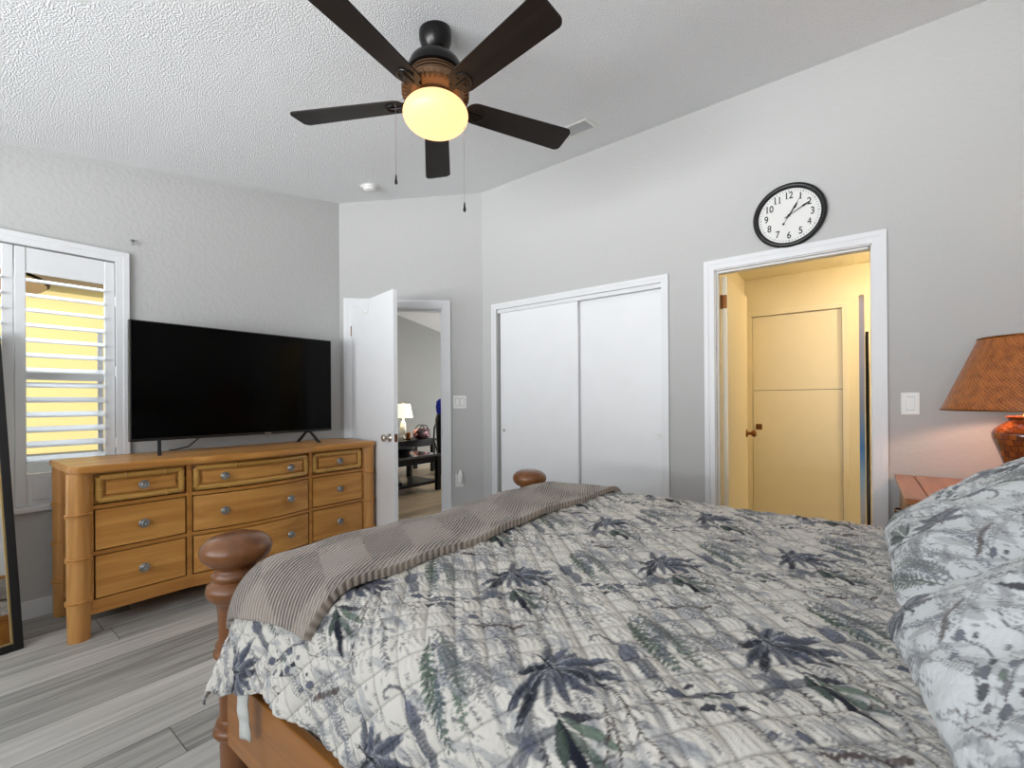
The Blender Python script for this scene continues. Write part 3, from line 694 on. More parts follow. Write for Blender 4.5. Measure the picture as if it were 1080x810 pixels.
for z in (-0.022, 0.022):
    bm = bmesh.new(); bx(bm, -0.016, 0.016, -0.0065, -0.005, z-0.014, z+0.014); oo = obj('socket', bm, M['plastic'], ot)
bm = bmesh.new(); lathe(bm, [(0, -0.05), (0.016, -0.048), (0.024, -0.03), (0.024, 0.02), (0.014, 0.06), (0.006, 0.075), (0, 0.076)], 20)
o = obj('plug_in_freshener', bm, M['plastic'], None, True, None, 40); o.matrix_world = DM @ Matrix.Translation((s_o+0.008, -0.032, 0.488))
tag(o, 'small white plug-in device pushed into the low wall outlet', 'air freshener')
# smoke detector and vent on the sloping ceiling
ceil_dir = Vector((0, 1, K)).normalized(); ceil_n = Vector((0, -K, 1)).normalized()
def ceil_mat(x, y, dz=0):
    X = Vector((1, 0, 0)); Y = ceil_dir; Z = X.cross(Y)
    p = Vector((x, y, ceil_z(y)+dz))
    return Matrix(((X.x, Y.x, Z.x, p.x), (X.y, Y.y, Z.y, p.y), (X.z, Y.z, Z.z, p.z), (0, 0, 0, 1)))
sm = thing('smoke_detector', 'round white smoke detector on the ceiling above the entry door', 'smoke detector'); sm.matrix_world = ceil_mat(-3.16, 2.215)
bm = bmesh.new(); lathe(bm, [(0, 0), (0.076, 0), (0.078, -0.008), (0.07, -0.014), (0, -0.014)], 32); obj('mounting_plate', bm, M['plastic'], sm, True, None, 40)
bm = bmesh.new(); lathe(bm, [(0.0, -0.014), (0.062, -0.014), (0.060, -0.022), (0.052, -0.024), (0.050, -0.034), (0.035, -0.046), (0, -0.048)], 32); obj('sensor_cover', bm, M['plastic'], sm, True, None, 40)
av = thing('ceiling_vent', 'white ceiling air vent near the tall right wall', 'vent'); av.matrix_world = ceil_mat(-1.565, 2.72)
VX, VY = 0.165, 0.092
bm = bmesh.new()
for x0, x1, y0, y1 in ((-VX, VX, VY-0.022, VY), (-VX, VX, -VY, -VY+0.022), (-VX, -VX+0.025, -VY+0.022, VY-0.022), (VX-0.025, VX, -VY+0.022, VY-0.022), (-0.052, -0.037, -VY+0.022, VY-0.022)):
    bx(bm, x0, x1, y0, y1, -0.012, -0.0)
obj('frame', bm, M['plastic'], av)
box('backing', (-VX+0.02, VX-0.02, -VY+0.02, VY-0.02, -0.003, -0.001), M['dark'], av)
bm = bmesh.new()
for k in range(9):
    y = -VY+0.03+k*0.0155
    t = bmesh.new(); bx(t, -VX+0.025, VX-0.025, -0.006, 0.006, -0.0006, 0.0006); merge(bm, t, Matrix.Translation((0, y, -0.007)) @ Matrix.Rotation(radians(-40), 4, 'X'))
obj('slats', bm, simple('vent_slats', (96, 98, 98), 0.6), av)

# ================================================================== CLOCK
ck = thing('wall_clock', 'round black-rimmed wall clock above the bathroom doorway', 'clock', (-0.33, YR, 2.283))
RX = Matrix.Rotation(radians(90), 3, 'X')
CR = 0.189
bm = bmesh.new(); lathe(bm, [(0.0, 0.0), (CR-0.008, 0.0), (CR, 0.012), (CR, 0.026), (CR-0.008, 0.034), (CR-0.018, 0.036), (CR-0.026, 0.03), (CR-0.03, 0.012), (0, 0.012)], 72)
bmesh.ops.rotate(bm, matrix=RX, verts=bm.verts); obj('rim', bm, M['black'], ck, True, None, 50)
bm = bmesh.new(); lathe(bm, [(0, 0.014), (CR-0.03, 0.014), (CR-0.03, 0.0125)], 72); bmesh.ops.rotate(bm, matrix=RX, verts=bm.verts)
obj('dial', bm, simple('clock_dial', (222, 222, 218), 0.6), ck)
for n in range(1, 13):
    bm = bmesh.new()
    cu = bpy.data.curves.new('t', 'FONT'); cu.body = str(n); cu.size = 0.050; cu.align_x = 'CENTER'; cu.align_y = 'CENTER'; cu.extrude = 0.0004; cu.offset = 0.0 if n == 4 else 0.0006
    to = bpy.data.objects.new('t', cu); COL.objects.link(to)
    dg = bpy.context.evaluated_depsgraph_get(); me = bpy.data.meshes.new_from_object(to.evaluated_get(dg))
    t = bmesh.new(); t.from_mesh(me)
    a = radians(90-30*n); r = 0.118
    # give the strokes serif feet like the clock's book-face numerals
    mat = Matrix.Translation((r*cos(a), -0.0148, r*sin(a))) @ Matrix.Rotation(radians(90), 4, 'X') @ Matrix.Diagonal((0.92, 1.15, 1, 1))
    if n in (1, 10, 11, 12):
        xs = {1: (0.0015,), 10: (-0.0105,), 11: (-0.0085, 0.0125), 12: (-0.0105,)}[n]
        for xx in xs: bx(t, xx-0.0075, xx+0.0075, -0.0145, -0.0128, -0.0004, 0.0004)
    merge(bm, t, mat)
    bpy.data.objects.remove(to); bpy.data.curves.remove(cu); bpy.data.meshes.remove(me)
    obj('numeral', bm, M['black'], ck)
bm = bmesh.new()
for k in range(60):
    a = radians(6*k); L_ = 0.007 if k % 5 else 0.009; wv = 0.0012 if k % 5 else 0.002
    t = bmesh.new(); bx(t, -wv, wv, -0.0004, 0.0004, 0.148-L_/2, 0.148+L_/2); merge(bm, t, Matrix.Translation((0, -0.0146, 0)) @ Matrix.Rotation(a, 4, 'Y'))
obj('minute_marks', bm, M['black'], ck)
def hand(name, ang, pts, y, mat=None):
    bm = bmesh.new(); t = bmesh.new(); prism(t, pts, -0.0005, 0.0005, 'xz')
    merge(bm, t, Matrix.Translation((0, y, 0)) @ Matrix.Rotation(radians(ang), 4, 'Y')); return obj(name, bm, mat or M['black'], ck)
hand('hour_hand', 34, [(-0.003, -0.02), (0.003, -0.02), (0.0035, 0.045), (0.007, 0.052), (0, 0.085), (-0.007, 0.052), (-0.0035, 0.045)], -0.018)
hand('minute_hand', 61, [(-0.0022, -0.025), (0.0022, -0.025), (0.0025, 0.075), (0.006, 0.083), (0, 0.132), (-0.006, 0.083), (-0.0025, 0.075)], -0.020)
hand('second_hand', 31, [(-0.0012, -0.045), (-0.005, -0.05), (-0.005, -0.06), (0.005, -0.06), (0.005, -0.05), (0.0012, -0.045), (0.0007, 0.13), (-0.0007, 0.13)], -0.022)
bm = bmesh.new(); lathe(bm, [(0, 0.0), (0.007, 0.0), (0.007, 0.024), (0, 0.025)], 16); bmesh.ops.rotate(bm, matrix=RX, verts=bm.verts); obj('centre_cap', bm, M['black'], ck, True, None, 40)

# ================================================================== CEILING FAN
fan = thing('ceiling_fan', 'dark five-blade ceiling fan with a lit cream globe', 'ceiling fan', (-1.45, 1.355, 0))
ZB = 2.487
bm = bmesh.new(); lathe(bm, [(0, 2.822), (0.060, 2.822), (0.067, 2.80), (0.070, 2.778), (0.069, 2.755), (0.061, 2.73), (0.047, 2.708), (0.034, 2.697), (0.0, 2.695)], 36); obj('canopy', bm, M['bronze'], fan, True, None, 40)
bm = bmesh.new(); lathe(bm, [(0, 2.71), (0.031, 2.71), (0.031, 2.675), (0, 2.675)], 24); obj('downrod', bm, M['bronze'], fan, True, None, 40)
bm = bmesh.new(); lathe(bm, [(0, 2.686), (0.05, 2.686), (0.084, 2.672), (0.108, 2.650), (0.119, 2.622), (0.119, 2.604), (0.110, 2.597), (0, 2.597)], 40); obj('motor_dome', bm, M['bronze'], fan, True, None, 40)
prof = [(0, 2.60), (0.104, 2.60)]
for k in range(5):
    z = 2.598-0.0125*k; prof += [(0.110, z), (0.110, z-0.006), (0.098, z-0.0065), (0.098, z-0.012)]
prof += [(0.10, 2.532), (0, 2.532)]
bm = bmesh.new(); lathe(bm, prof, 40); obj('ribbed_band', bm, M['bronze_light'], fan, True, None, 30)
bm = bmesh.new(); lathe(bm, [(0, 2.535), (0.136, 2.548), (0.146, 2.538), (0.142, 2.52), (0.115, 2.502), (0.08, 2.495), (0, 2.495)], 40)
for k in range(40):
    a = 2*pi*k/40; t = bmesh.new(); bx(t, 0.118, 0.144, -0.003, 0.003, 2.508, 2.53); merge(bm, t, Matrix.Rotation(a, 4, 'Z'))
obj('flywheel', bm, M['bronze_light'], fan, True, None, 30)
bm = bmesh.new(); lathe(bm, [(0, 2.498), (0.07, 2.498), (0.085, 2.488), (0.095, 2.482), (0.093, 2.476), (0, 2.476)], 36); obj('light_fitter', bm, M['bronze_light'], fan, True, None, 40)
bm = bmesh.new(); pr = []
for k in range(17):
    a = -pi/2 + (pi/2+0.72)*k/16
    pr.append((0.140*cos(a), 2.430+0.078*sin(a)))
pr[0] = (0, pr[0][1]); lathe(bm, pr + [(0.09, 2.482)], 48)
globe = obj('light_globe', bm, None, fan, True, None, 60)
mm, nt, b = new_mat('lit_globe'); 
lw = nt.nodes.new('ShaderNodeLayerWeight'); lw.inputs[0].default_value = 0.35
cr = nt.nodes.new('ShaderNodeValToRGB'); cr.color_ramp.elements[0].color = (1.0, 0.86, 0.42, 1); cr.color_ramp.elements[1].color = (1.0, 0.60, 0.16, 1); cr.color_ramp.elements[0].position = 0.25
b.inputs['Base Color'].default_value = (0.12, 0.10, 0.06, 1); b.inputs['Roughness'].default_value = 0.5
b.inputs['Emission Color'].default_value = (1.0, 0.54, 0.235, 1); b.inputs['Emission Strength'].default_value = 1.62
globe.data.materials.append(mm)
nt.nodes.remove(lw); nt.nodes.remove(cr)
def blade_shape():
    # outline in local xy (x outwards)
    pts = []
    r0, r1 = 0.135, 0.662; w0, w1 = 0.056, 0.070
    for k in range(9):
        a = pi/2 + pi*k/8; pts.append((r0+0.05+0.05*cos(a), w0*sin(a)))
    for k in range(7):
        a = -pi/2+pi/2*k/6; pts.append((r1-0.028+0.028*cos(a), -w1+0.028+0.028*sin(a)))
    for k in range(7):
        a = pi/2*k/6; pts.append((r1-0.028+0.028*cos(a), w1-0.028+0.028*sin(a)))
    return pts
for i, ang in enumerate((64, 136, 208, 280, 352)):
    bm = bmesh.new(); t = bmesh.new(); prism(t, blade_shape(), -0.003, 0.003, 'xy'); merge(bm, t)
    bl = obj('blade', bm, M['blade'], fan)
    bl.matrix_local = Matrix.Rotation(radians(ang), 4, 'Z') @ Matrix.Translation((0, 0, ZB)) @ Matrix.Rotation(radians(-11), 4, 'X')
    bm = bmesh.new()
    prism(bm, [(0.11, -0.012), (0.155, -0.012), (0.175, -0.032), (0.225, -0.028), (0.232, 0), (0.225, 0.028), (0.175, 0.032), (0.155, 0.012), (0.11, 0.012)], 0.003, 0.008)
    tube(bm, [(0.225*1+0.0, 0.034*sin(a), -0.0055) if False else (0.182+0.046*cos(a), 0.036*sin(a), -0.0055) for a in [-pi/2.2+pi/1.1*k/12 for k in range(13)]], 0.0035, 8)
    tube(bm, [(0.145, 0.0, -0.006), (0.205, 0.0, -0.006)], 0.003, 8)
    for q in ((0.178, -0.02), (0.178, 0.02), (0.215, 0)):
        t = bmesh.new(); lathe(t, [(0, -0.0065), (0.005, -0.006), (0.006, -0.003), (0, -0.003)], 10); merge(bm, t, Matrix.Translation((q[0], q[1], 0)))
    # arm up to the flywheel
    tube(bm, [(0.105, 0, 0.018), (0.125, 0, 0.012), (0.15, 0, 0.006)], 0.008, 8)
    br = obj('blade_bracket', bm, M['bronze'], bl, True, None, 40)
for x, y, z1 in ((-0.1265, -0.115, 2.135), (0.085, 0.087, 2.028)):
    bm = bmesh.new(); tube(bm, [(x*0.6, y*0.6, 2.50), (x, y, 2.485), (x, y, z1+0.03)], 0.0011, 6)
    pc = obj('pull_chain', bm, M['pewter'], fan)
    bm = bmesh.new(); lathe(bm, [(0, 0.035), (0.003, 0.03), (0.0045, 0.012), (0.007, 0.0), (0.005, -0.008), (0, -0.01)], 12)
    f = obj('pull_fob', bm, M['bronze'], pc, True, (x, y, z1))

# ================================================================== FLOOR MIRROR
fm = thing('floor_mirror', 'tall black-framed mirror leaning against the window wall', 'mirror')
vv = Vector((-0.225, -0.03, 0.974)).normalized(); uu = Vector((0.133, -1, 0)); uu = (uu - uu.dot(vv)*vv).normalized(); nn = vv.cross(uu).normalized()
if nn.x < 0: nn = -nn
P0 = Vector((-3.236, 0.293, 0.004))
fm.matrix_world = Matrix(((uu.x, nn.x, vv.x, P0.x), (uu.y, nn.y, vv.y, P0.y), (uu.z, nn.z, vv.z, P0.z), (0, 0, 0, 1)))
MW, MH, FW = 0.52, 1.60, 0.034
bm = bmesh.new()
for x0, x1, z0, z1 in ((0, FW, 0, MH), (MW-FW, MW, 0, MH), (FW, MW-FW, 0, FW), (FW, MW-FW, MH-FW, MH)): bx(bm, x0, x1, -0.028, 0.0, z0, z1, 0.002)
obj('frame', bm, M['black'], fm)
bm = bmesh.new(); g = 0.006
for x0, x1, z0, z1 in ((FW, FW+g, FW, MH-FW), (MW-FW-g, MW-FW, FW, MH-FW), (FW+g, MW-FW-g, FW, FW+g), (FW+g, MW-FW-g, MH-FW-g, MH-FW)): bx(bm, x0, x1, -0.02, -0.003, z0, z1)
obj('gilt_lip', bm, simple('gilt', (190, 160, 100), 0.35, 0.8), fm)
box('mirror_glass', (FW+0.001, MW-FW-0.001, -0.02, -0.012, FW+0.001, MH-FW-0.001), M['mirror'], fm)

# ================================================================== BED
bed = thing('bed', 'wooden bed with turned mushroom-topped foot posts', 'bed', (0, 0, 0))
FPX, FPY, FPY2 = -1.5, 0.576, 2.108
def post_prof():
    return [(0, 0), (0.042, 0), (0.044, 0.03), (0.047, 0.17), (0.044, 0.195), (0.058, 0.203), (0.065, 0.215), (0.060, 0.228), (0.052, 0.232), (0.056, 0.244), (0.050, 0.254), (0.046, 0.26), (0.048, 0.35), (0.047, 0.425),
            (0.054, 0.432), (0.062, 0.443), (0.062, 0.452), (0.053, 0.460), (0.057, 0.472), (0.051, 0.482), (0.048, 0.49), (0.050, 0.56), (0.053, 0.595), (0.062, 0.603), (0.078, 0.618), (0.082, 0.634), (0.078, 0.650), (0.066, 0.658),
            (0.060, 0.664), (0.066, 0.672), (0.066, 0.682), (0.055, 0.690), (0.052, 0.698), (0.058, 0.706), (0.075, 0.714), (0.091, 0.730), (0.097, 0.750), (0.092, 0.768), (0.074, 0.785), (0.045, 0.795), (0, 0.798)]
for y in (FPY, FPY2):
    bm = bmesh.new(); lathe(bm, post_prof(), 40); obj('foot_post', bm, M['post'], bed, True, (FPX, y, 0), 60)
for y0, y1 in ((0.532, 0.556), (FPY2+0.02, FPY2+0.044)):
    box('side_rail', (-1.46, 0.66, y0, y1, 0.20, 0.408), M['rail'], bed, 0.004)
bm = bmesh.new(); bx(bm, -1.518, -1.482, 0.618, 2.066, 0.18, 0.42, 0.004); bx(bm, -1.524, -1.476, 0.618, 2.066, 0.42, 0.45, 0.006)
bx(bm, -1.526, -1.518, 0.68, 2.0, 0.20, 0.235, 0.002)
obj('footboard', bm, M['rail'], bed)
bm = bmesh.new(); bx(bm, 0.66, 0.70, 0.60, 2.08, 0.25, 1.12, 0.006); tube(bm, [(0.68, 0.58, 1.14), (0.68, 1.34, 1.22), (0.68, 2.10, 1.14)], 0.035, 12); obj('headboard', bm, M['rail'], bed)
for y in (0.57, 2.11):
    bm = bmesh.new(); lathe(bm, [(0, 0), (0.04, 0), (0.045, 0.4), (0.045, 1.15), (0.07, 1.2), (0.07, 1.24), (0, 1.26)], 24); obj('head_post', bm, M['post'], bed, True, (0.68, y, 0), 40)
def rounded_slab(x0, x1, y0, y1, z0, z1, rc, re):
    bm = bmesh.new(); pts = []
    for cx, cy, a0 in ((x1-rc, y1-rc, 0), (x0+rc, y1-rc, pi/2), (x0+rc, y0+rc, pi), (x1-rc, y0+rc, 3*pi/2)):
        for k in range(9): a = a0+pi/2*k/8; pts.append((cx+rc*cos(a), cy+rc*sin(a)))
    n = len(pts); cxm, cym = (x0+x1)/2, (y0+y1)/2
    prof = [(re, z0)] + [(re*(1-cos(a)), z0+re-re*sin(a)) for a in ()] + [(0, z0+re*0.5)] + [(re*(1-cos(a)), z1-re+re*sin(a)) for a in [pi/2*k/6 for k in range(7)]]
    rings = []
    for ins, z in prof:
        ring = []
        for px, py in pts:
            dx = max(x0+rc, min(x1-rc, px)); dy = max(y0+rc, min(y1-rc, py)); v = Vector((px-dx, py-dy)); L_ = v.length
            v = v*(max(0.0, L_-ins)/L_) if L_ > 0 else v; ring.append(bm.verts.new((dx+v.x, dy+v.y, z)))
        rings.append(ring)
    bm.faces.new(rings[0][::-1]); bm.faces.new(rings[-1])
    for A, B in zip(rings, rings[1:]):
        for k in range(n): bm.faces.new((A[k], A[(k+1) % n], B[(k+1) % n], B[k]))
    return bm
tag(obj('box_spring', rounded_slab(-1.43, 0.62, 0.566, 2.12, 0.24, 0.44, 0.10, 0.02), M['white_cloth'], None, True, None, 50), 'white cloth-covered box spring between the wooden rail and the quilt', 'box spring')
tag(obj('mattress', rounded_slab(-1.42, 0.62, 0.56, 2.11, 0.441, 0.715, 0.12, 0.10), M['white_cloth'], None, True, None, 50), 'mattress hidden under the patterned quilt', 'mattress')

# ------------------------------------------------------------------ printed pattern (botanical, repeated)
RES = 0.0016
def new_canvas(w_, h_): return np.zeros((int(h_/RES), int(w_/RES), 4), np.float32)
class Pen:
    def __init__(s, cv, ox, oy): s.cv = cv; s.ox = ox; s.oy = oy
    def win(s, xs, ys, pad):
        H, W = s.cv.shape[:2]
        i0 = max(0, int((min(xs)-pad-s.ox)/RES)); i1 = min(W, int((max(xs)+pad-s.ox)/RES)+2)
        j0 = max(0, int((min(ys)-pad-s.oy)/RES)); j1 = min(H, int((max(ys)+pad-s.oy)/RES)+2)
        if i1 <= i0 or j1 <= j0: return None
        X, Y = np.meshgrid(s.ox+(np.arange(i0, i1)+.5)*RES, s.oy+(np.arange(j0, j1)+.5)*RES)
        return (slice(j0, j1), slice(i0, i1)), X, Y
    def comp(s, sl, a, col):
        c = s.cv[sl]; a = np.clip(a, 0, 1)[..., None].astype(np.float32); col = np.asarray(col, np.float32)
        c[..., :3] = c[..., :3]*(1-a)+col*a; c[..., 3:] = c[..., 3:]*(1-a)+a
    def line(s, pts, w0, w1, col, al=1.0):
        n = len(pts)-1
        for i in range(n):
            p, q = np.array(pts[i]), np.array(pts[i+1]); wa = w0+(w1-w0)*i/n; wb = w0+(w1-w0)*(i+1)/n
            r = s.win((p[0], q[0]), (p[1], q[1]), max(wa, wb)+RES)
            if r is None: continue
            sl, X, Y = r; d = q-p; L2 = max(1e-9, (d**2).sum()); t = np.clip(((X-p[0])*d[0]+(Y-p[1])*d[1])/L2, 0, 1)
            D = np.hypot(X-p[0]-t*d[0], Y-p[1]-t*d[1]); W = wa+(wb-wa)*t
            s.comp(sl, al*np.clip((W-D)/RES+.5, 0, 1), col)
    def leaf(s, p, q, wd, col, al=1.0, edge=None, streak=0.35, fat=0.7, tip=0.0):
        p, q = np.array(p, float), np.array(q, float); d = q-p; L_ = hypot(*d)+1e-9; e = d/L_; nrm = np.array((-e[1], e[0]))
        r = s.win((p[0], q[0]), (p[1], q[1]), wd+RES*2)
        if r is None: return
        sl, X, Y = r; t = ((X-p[0])*e[0]+(Y-p[1])*e[1])/L_; n = (X-p[0])*nrm[0]+(Y-p[1])*nrm[1]
        tt = np.clip(t, 0, 1)**(1+tip); W = wd*np.sin(pi*tt)**fat*(t > 0)*(t < 1)
        m = np.clip((W-abs(n))/RES+.5, 0, 1)*(W > RES*.4)
        sh = 1-streak*(0.5+0.5*np.sin(n/wd*7+3*t+p[0]*40))
        c = np.array(col)[None, None, :]*(sh[..., None]*0.6+0.55)
        ee = np.clip(1-(W-abs(n))/(RES*1.6), 0, 1) if edge is not None else None
        cc = c if edge is None else c*(1-ee[..., None])+np.array(edge)[None, None, :]*ee[..., None]
        s.comp(sl, al*m, cc)
def sr(r, g, b): return np.array(srgb(r, g, b)[:3], np.float32)
INK, SLATE, GREY, PALE = sr(40, 42, 54), sr(84, 88, 102), sr(112, 113, 117), sr(152, 154, 158)
GRN, GRN2, BRN, BLU = sr(96, 112, 98), sr(60, 74, 66), sr(74, 60, 58), sr(104, 120, 146)
def frond(P, base, tip, n, ln, col, w_=0.0013, al=0.9, curve=0.0, dash=False):
    b, t = np.array(base, float), np.array(tip, float); d = t-b; L_ = hypot(*d); e = d/L_; nr = np.array((-e[1], e[0]))
    pts = [b+d*k/n+nr*curve*sin(pi*k/n) for k in range(n+1)]
    if not dash: P.line([tuple(p) for p in pts], w_*1.1, w_*0.7, col, al)
    for k in range(1, n+1):
        l = ln*(0.45+0.55*sin(pi*min(1, k/n*0.9+.1)))
        for s_ in (-1, 1):
            dirn = e*0.75+nr*s_*0.8; q = pts[k]+dirn*l
            P.leaf(pts[k]+(dirn*l*0.15), q, w_*1.5, col, al, streak=0.1)
def twig(P, pts, col, n=8, ln=0.03, w_=0.0016):
    P.line(pts, w_*1.1, w_*0.6, col, 0.95)
    pp = [np.array(p) for p in pts]; m = len(pp)-1
    for k in range(n):
        f = (k+0.6)/n*m; i = min(m-1, int(f)); p = pp[i]+(pp[i+1]-pp[i])*(f-i); e = (pp[i+1]-pp[i]); e = e/(hypot(*e)+1e-9); nr = np.array((-e[1], e[0]))*(1 if k % 2 else -1)
        q = p+(e*0.8+nr*0.55)*ln
        P.line([tuple(p), tuple(p+(q-p)*0.4)], w_*0.6, w_*0.5, col)
        P.leaf(p+(q-p)*0.3, q, w_*2.3, PALE*0.9, 0.7, edge=col, streak=0.2)
def draw_cell(P):
    r_ = random.Random(5)
    # faint washes and sketchy background sprigs
    for k in range(60):
        x, y = r_.uniform(-.22, .22), r_.uniform(-.30, .28); a = r_.uniform(-0.9, 0.3); l = r_.uniform(.04, .10)
        P.leaf((x, y), (x+l*cos(a), y+l*sin(a)), r_.uniform(.004, .010), PALE*r_.uniform(.85, 1.05), 0.55, streak=0.5)
    for k in range(110):
        x, y = r_.uniform(-.22, .22), r_.uniform(-.30, .28); a = r_.uniform(-1.0, 0.2); l = r_.uniform(.02, .05)
        P.line([(x, y), (x+l*cos(a)*.5, y+l*sin(a)*.6), (x+l*cos(a), y+l*sin(a))], 0.0011, 0.0006, GREY*0.8, 0.7)
    # green fern bundle
    for k, (dx, dy) in enumerate(((0.0, .0), (.02, -.02), (.04, -.03), (.03, .012), (.055, -.005), (-.01, .02))):
        frond(P, (.045+dx*.6, .237+dy), (.15+dx, .15+dy*1.6), 11, .022, (GRN2, GRN, GRN2*1.3, GRN, GRN, GREY)[k], 0.0019, 0.9, 0.006*(k-2))
    for k in range(7):
        frond(P, (.08+.012*k, .24-.004*k), (.23+.006*k, .19+.02*k-.03), 16, .012, GREY*(0.8+0.05*k), 0.0011, .75, -0.01)
    # long feather fronds left of the flower
    frond(P, (-.20, .05), (-.06, -.02), 22, .016, SLATE*1.2, .0014, .85, .015); frond(P, (-.24, .0), (-.07, -.10), 22, .014, GREY, .0012, .8, .02)
    frond(P, (-.18, .09), (-.03, .06), 18, .015, GREY, .0011, .8, -.01); frond(P, (-.215, .045), (-.09, .125), 16, .014, GREY*.9, .0012, .8, .0, True)
    frond(P, (-.23, -.05), (-.12, -.17), 18, .014, SLATE*1.3, .0013, .8, .015)
    # seahorse
    sh = [(.030, .118), (.022, .112), (.018, .121), (.026, .134), (.046, .139), (.068, .131), (.082, .118)]
    P.line(sh, .0016, .004, GREY*.8, .9)
    P.leaf((.075, .128), (.125, .088), .017, SLATE*1.35, .9, edge=INK, streak=.5); P.leaf((.10, .11), (.178, .058), .013, GREY, .85, edge=SLATE, streak=.7)
    for k in range(16):
        t = k/15; x, y = .085+.09*t, .118-.06*t; P.line([(x-.006, y-.007), (x+.007, y+.008)], .0009, .0007, INK, .7)
    # starfish
    c = np.array((.041, -.128))
    for q in ((.000, -.134), (.020, -.086), (.074, -.094), (.044, -.17), (.078, -.135), (.018, -.178)):
        P.leaf(c+(c-np.array(q))*.25, q, .0085, GREY, .85, edge=SLATE*.8, streak=.6, fat=.5)
    P.leaf(c-(.012, 0), c+(.014, -.003), .010, SLATE*1.2, .8, streak=.6)
    # big dark leaf clump
    P.leaf((.066, -.08), (.178, -.158), .0085, INK*.7, 1, streak=.3); P.leaf((.070, -.085), (.112, -.136), .010, GRN2*.9, .95, edge=INK)
    P.leaf((.066, -.078), (.128, -.058), .006, INK, .95); P.leaf((.072, -.078), (.175, -.085), .008, GRN, .9, edge=GRN2); P.leaf((.09, -.09), (.18, -.120), .007, GRN2*1.4, .8, streak=.4)
    P.line([(.066, -.08), (.055, -.078)], .0025, .001, INK)
    # branches right of the flower
    twig(P, [(.10, .012), (.143, -.016), (.183, -.052), (.244, -.080)], BRN*.8, 10, .030, .0018)
    twig(P, [(.143, -.05), (.168, -.084), (.190, -.125), (.20, -.16)], BRN*.8, 7, .026, .0016)
    twig(P, [(.161, .020), (.205, .004), (.26, -.006)], BRN, 5, .022, .0014)
    twig(P, [(.120, -.030), (.150, -.075), (.155, -.115)], BRN, 5, .022, .0014)
    # berry / shell sprays
    P.line([(-.11, -.262), (-.063, -.238), (-.013, -.19), (.031, -.170), (.065, -.185), (.10, -.178)], .0018, .0010, INK, .95)
    P.line([(.0, -.225), (.037, -.222), (.07, -.235), (.095, -.24)], .0016, .001, INK, .9); P.line([(-.03, -.26), (.01, -.243), (.04, -.26)], .0016, .001, INK, .9)
    for (x, y), r, cc in zip(((-.083, -.247), (-.049, -.231), (-.019, -.205), (-.032, -.255), (-.009, -.240), (-.060, -.262), (.006, -.224), (.070, -.222), (.083, -.240), (.03, -.20), (-.07, -.22), (-.03, -.225), (.05, -.262)),
                             (.011, .009, .011, .010, .010, .007, .007, .005, .010, .006, .006, .008, .007), (SLATE, GREY, SLATE*1.2, INK, SLATE, GREY, INK, INK, SLATE*1.2, GREY, INK, GRN, GREY)):
        P.leaf((x-r, y-r*.6), (x+r, y+r*.7), r*.8, cc, .95, edge=INK, fat=.5)
    # brown tufts row
    for k in range(12):
        x, y = .10+.0068*k*1.15, -.262+.0045*k; P.leaf((x, y-.008), (x+.006, y+.012), .0035, BRN*1.15, .9, streak=.5)
    # the flower: separate streaky petals with pale gaps
    c = (0, 0)
    def petal(q, w_, col, dark, st=.75):
        q = np.array(q); P.leaf(c, q, w_, PALE*1.12, .85, edge=dark, streak=.3, tip=-.3)
        e = q/hypot(*q); nr = np.array((-e[1], e[0]))
        P.leaf(q*.10+nr*w_*.25, q*.92+nr*w_*.30, w_*.48, col, .95, streak=st, tip=-.2); P.leaf(q*.08-nr*w_*.25, q*.96-nr*w_*.30, w_*.42, col*.75, .95, streak=st, tip=-.2)
        P.line([(0, 0), tuple(q*.9)], .0014, .0006, dark)
    petal((-.040, .060), .011, GREY, SLATE); petal((.000, .066), .013, SLATE*1.3, INK); petal((.028, .060), .007, GREY, INK)
    petal((.086, .078), .014, SLATE*1.15, SLATE*.6); petal((.126, .036), .015, SLATE*.85, INK); petal((.121, .004), .012, INK*1.4, INK*.8)
    petal((.115, -.032), .011, SLATE*1.1, SLATE*.6); petal((.080, -.060), .011, SLATE*1.2, SLATE*.7); petal((.052, -.080), .009, GREY, SLATE)
    petal((.020, -.128), .012, INK*1.1, INK*.6); petal((-.010, -.112), .011, SLATE*.8, INK); petal((-.036, -.046), .010, INK*1.2, INK)
    P.line([(-.030, .012), (-.005, .004), (.03, -.002), (.055, -.012)], .0028, .0012, INK*.6); P.line([(-.012, .022), (-.006, -.01)], .002, .001, INK*.6)
    # fine ink hatching over the ground
    for k in range(240):
        x, y = r_.uniform(-.23, .23), r_.uniform(-.30, .28); a = r_.gauss(-.55, .35); l = r_.uniform(.006, .022)
        P.line([(x, y), (x+l*cos(a), y+l*sin(a))], r_.uniform(.0007, .0015), .0005, (INK, SLATE, GREY*.8)[k % 3], .75)
    for k in range(9):
        x, y = r_.uniform(-.2, .18), r_.uniform(-.28, .24); a = r_.gauss(-.5, .3); l = r_.uniform(.05, .09)
        frond(P, (x, y), (x+l*cos(a), y+l*sin(a)), 9, .011, (SLATE, GREY*.8, INK*1.3)[k % 3], .0010, .85)
    # small dashes
    for k in range(90):
        x, y = r_.uniform(-.2, .22), r_.uniform(-.28, .26); a = r_.uniform(-1.2, .2); l = r_.uniform(.008, .02)
        P.leaf((x, y), (x+l*cos(a), y+l*sin(a)), .0022, GREY*.8, .8)
cell = new_canvas(0.62, 0.72); draw_cell(Pen(cell, -.30, -.34))
PW_, PH_ = 3.2, 2.9; POX, POY = -1.95, 0.0
canvas = new_canvas(PW_, PH_)
VA, VB = (.283, .290), (-.303, .290)
F0 = (-.426, .649)
spots = []
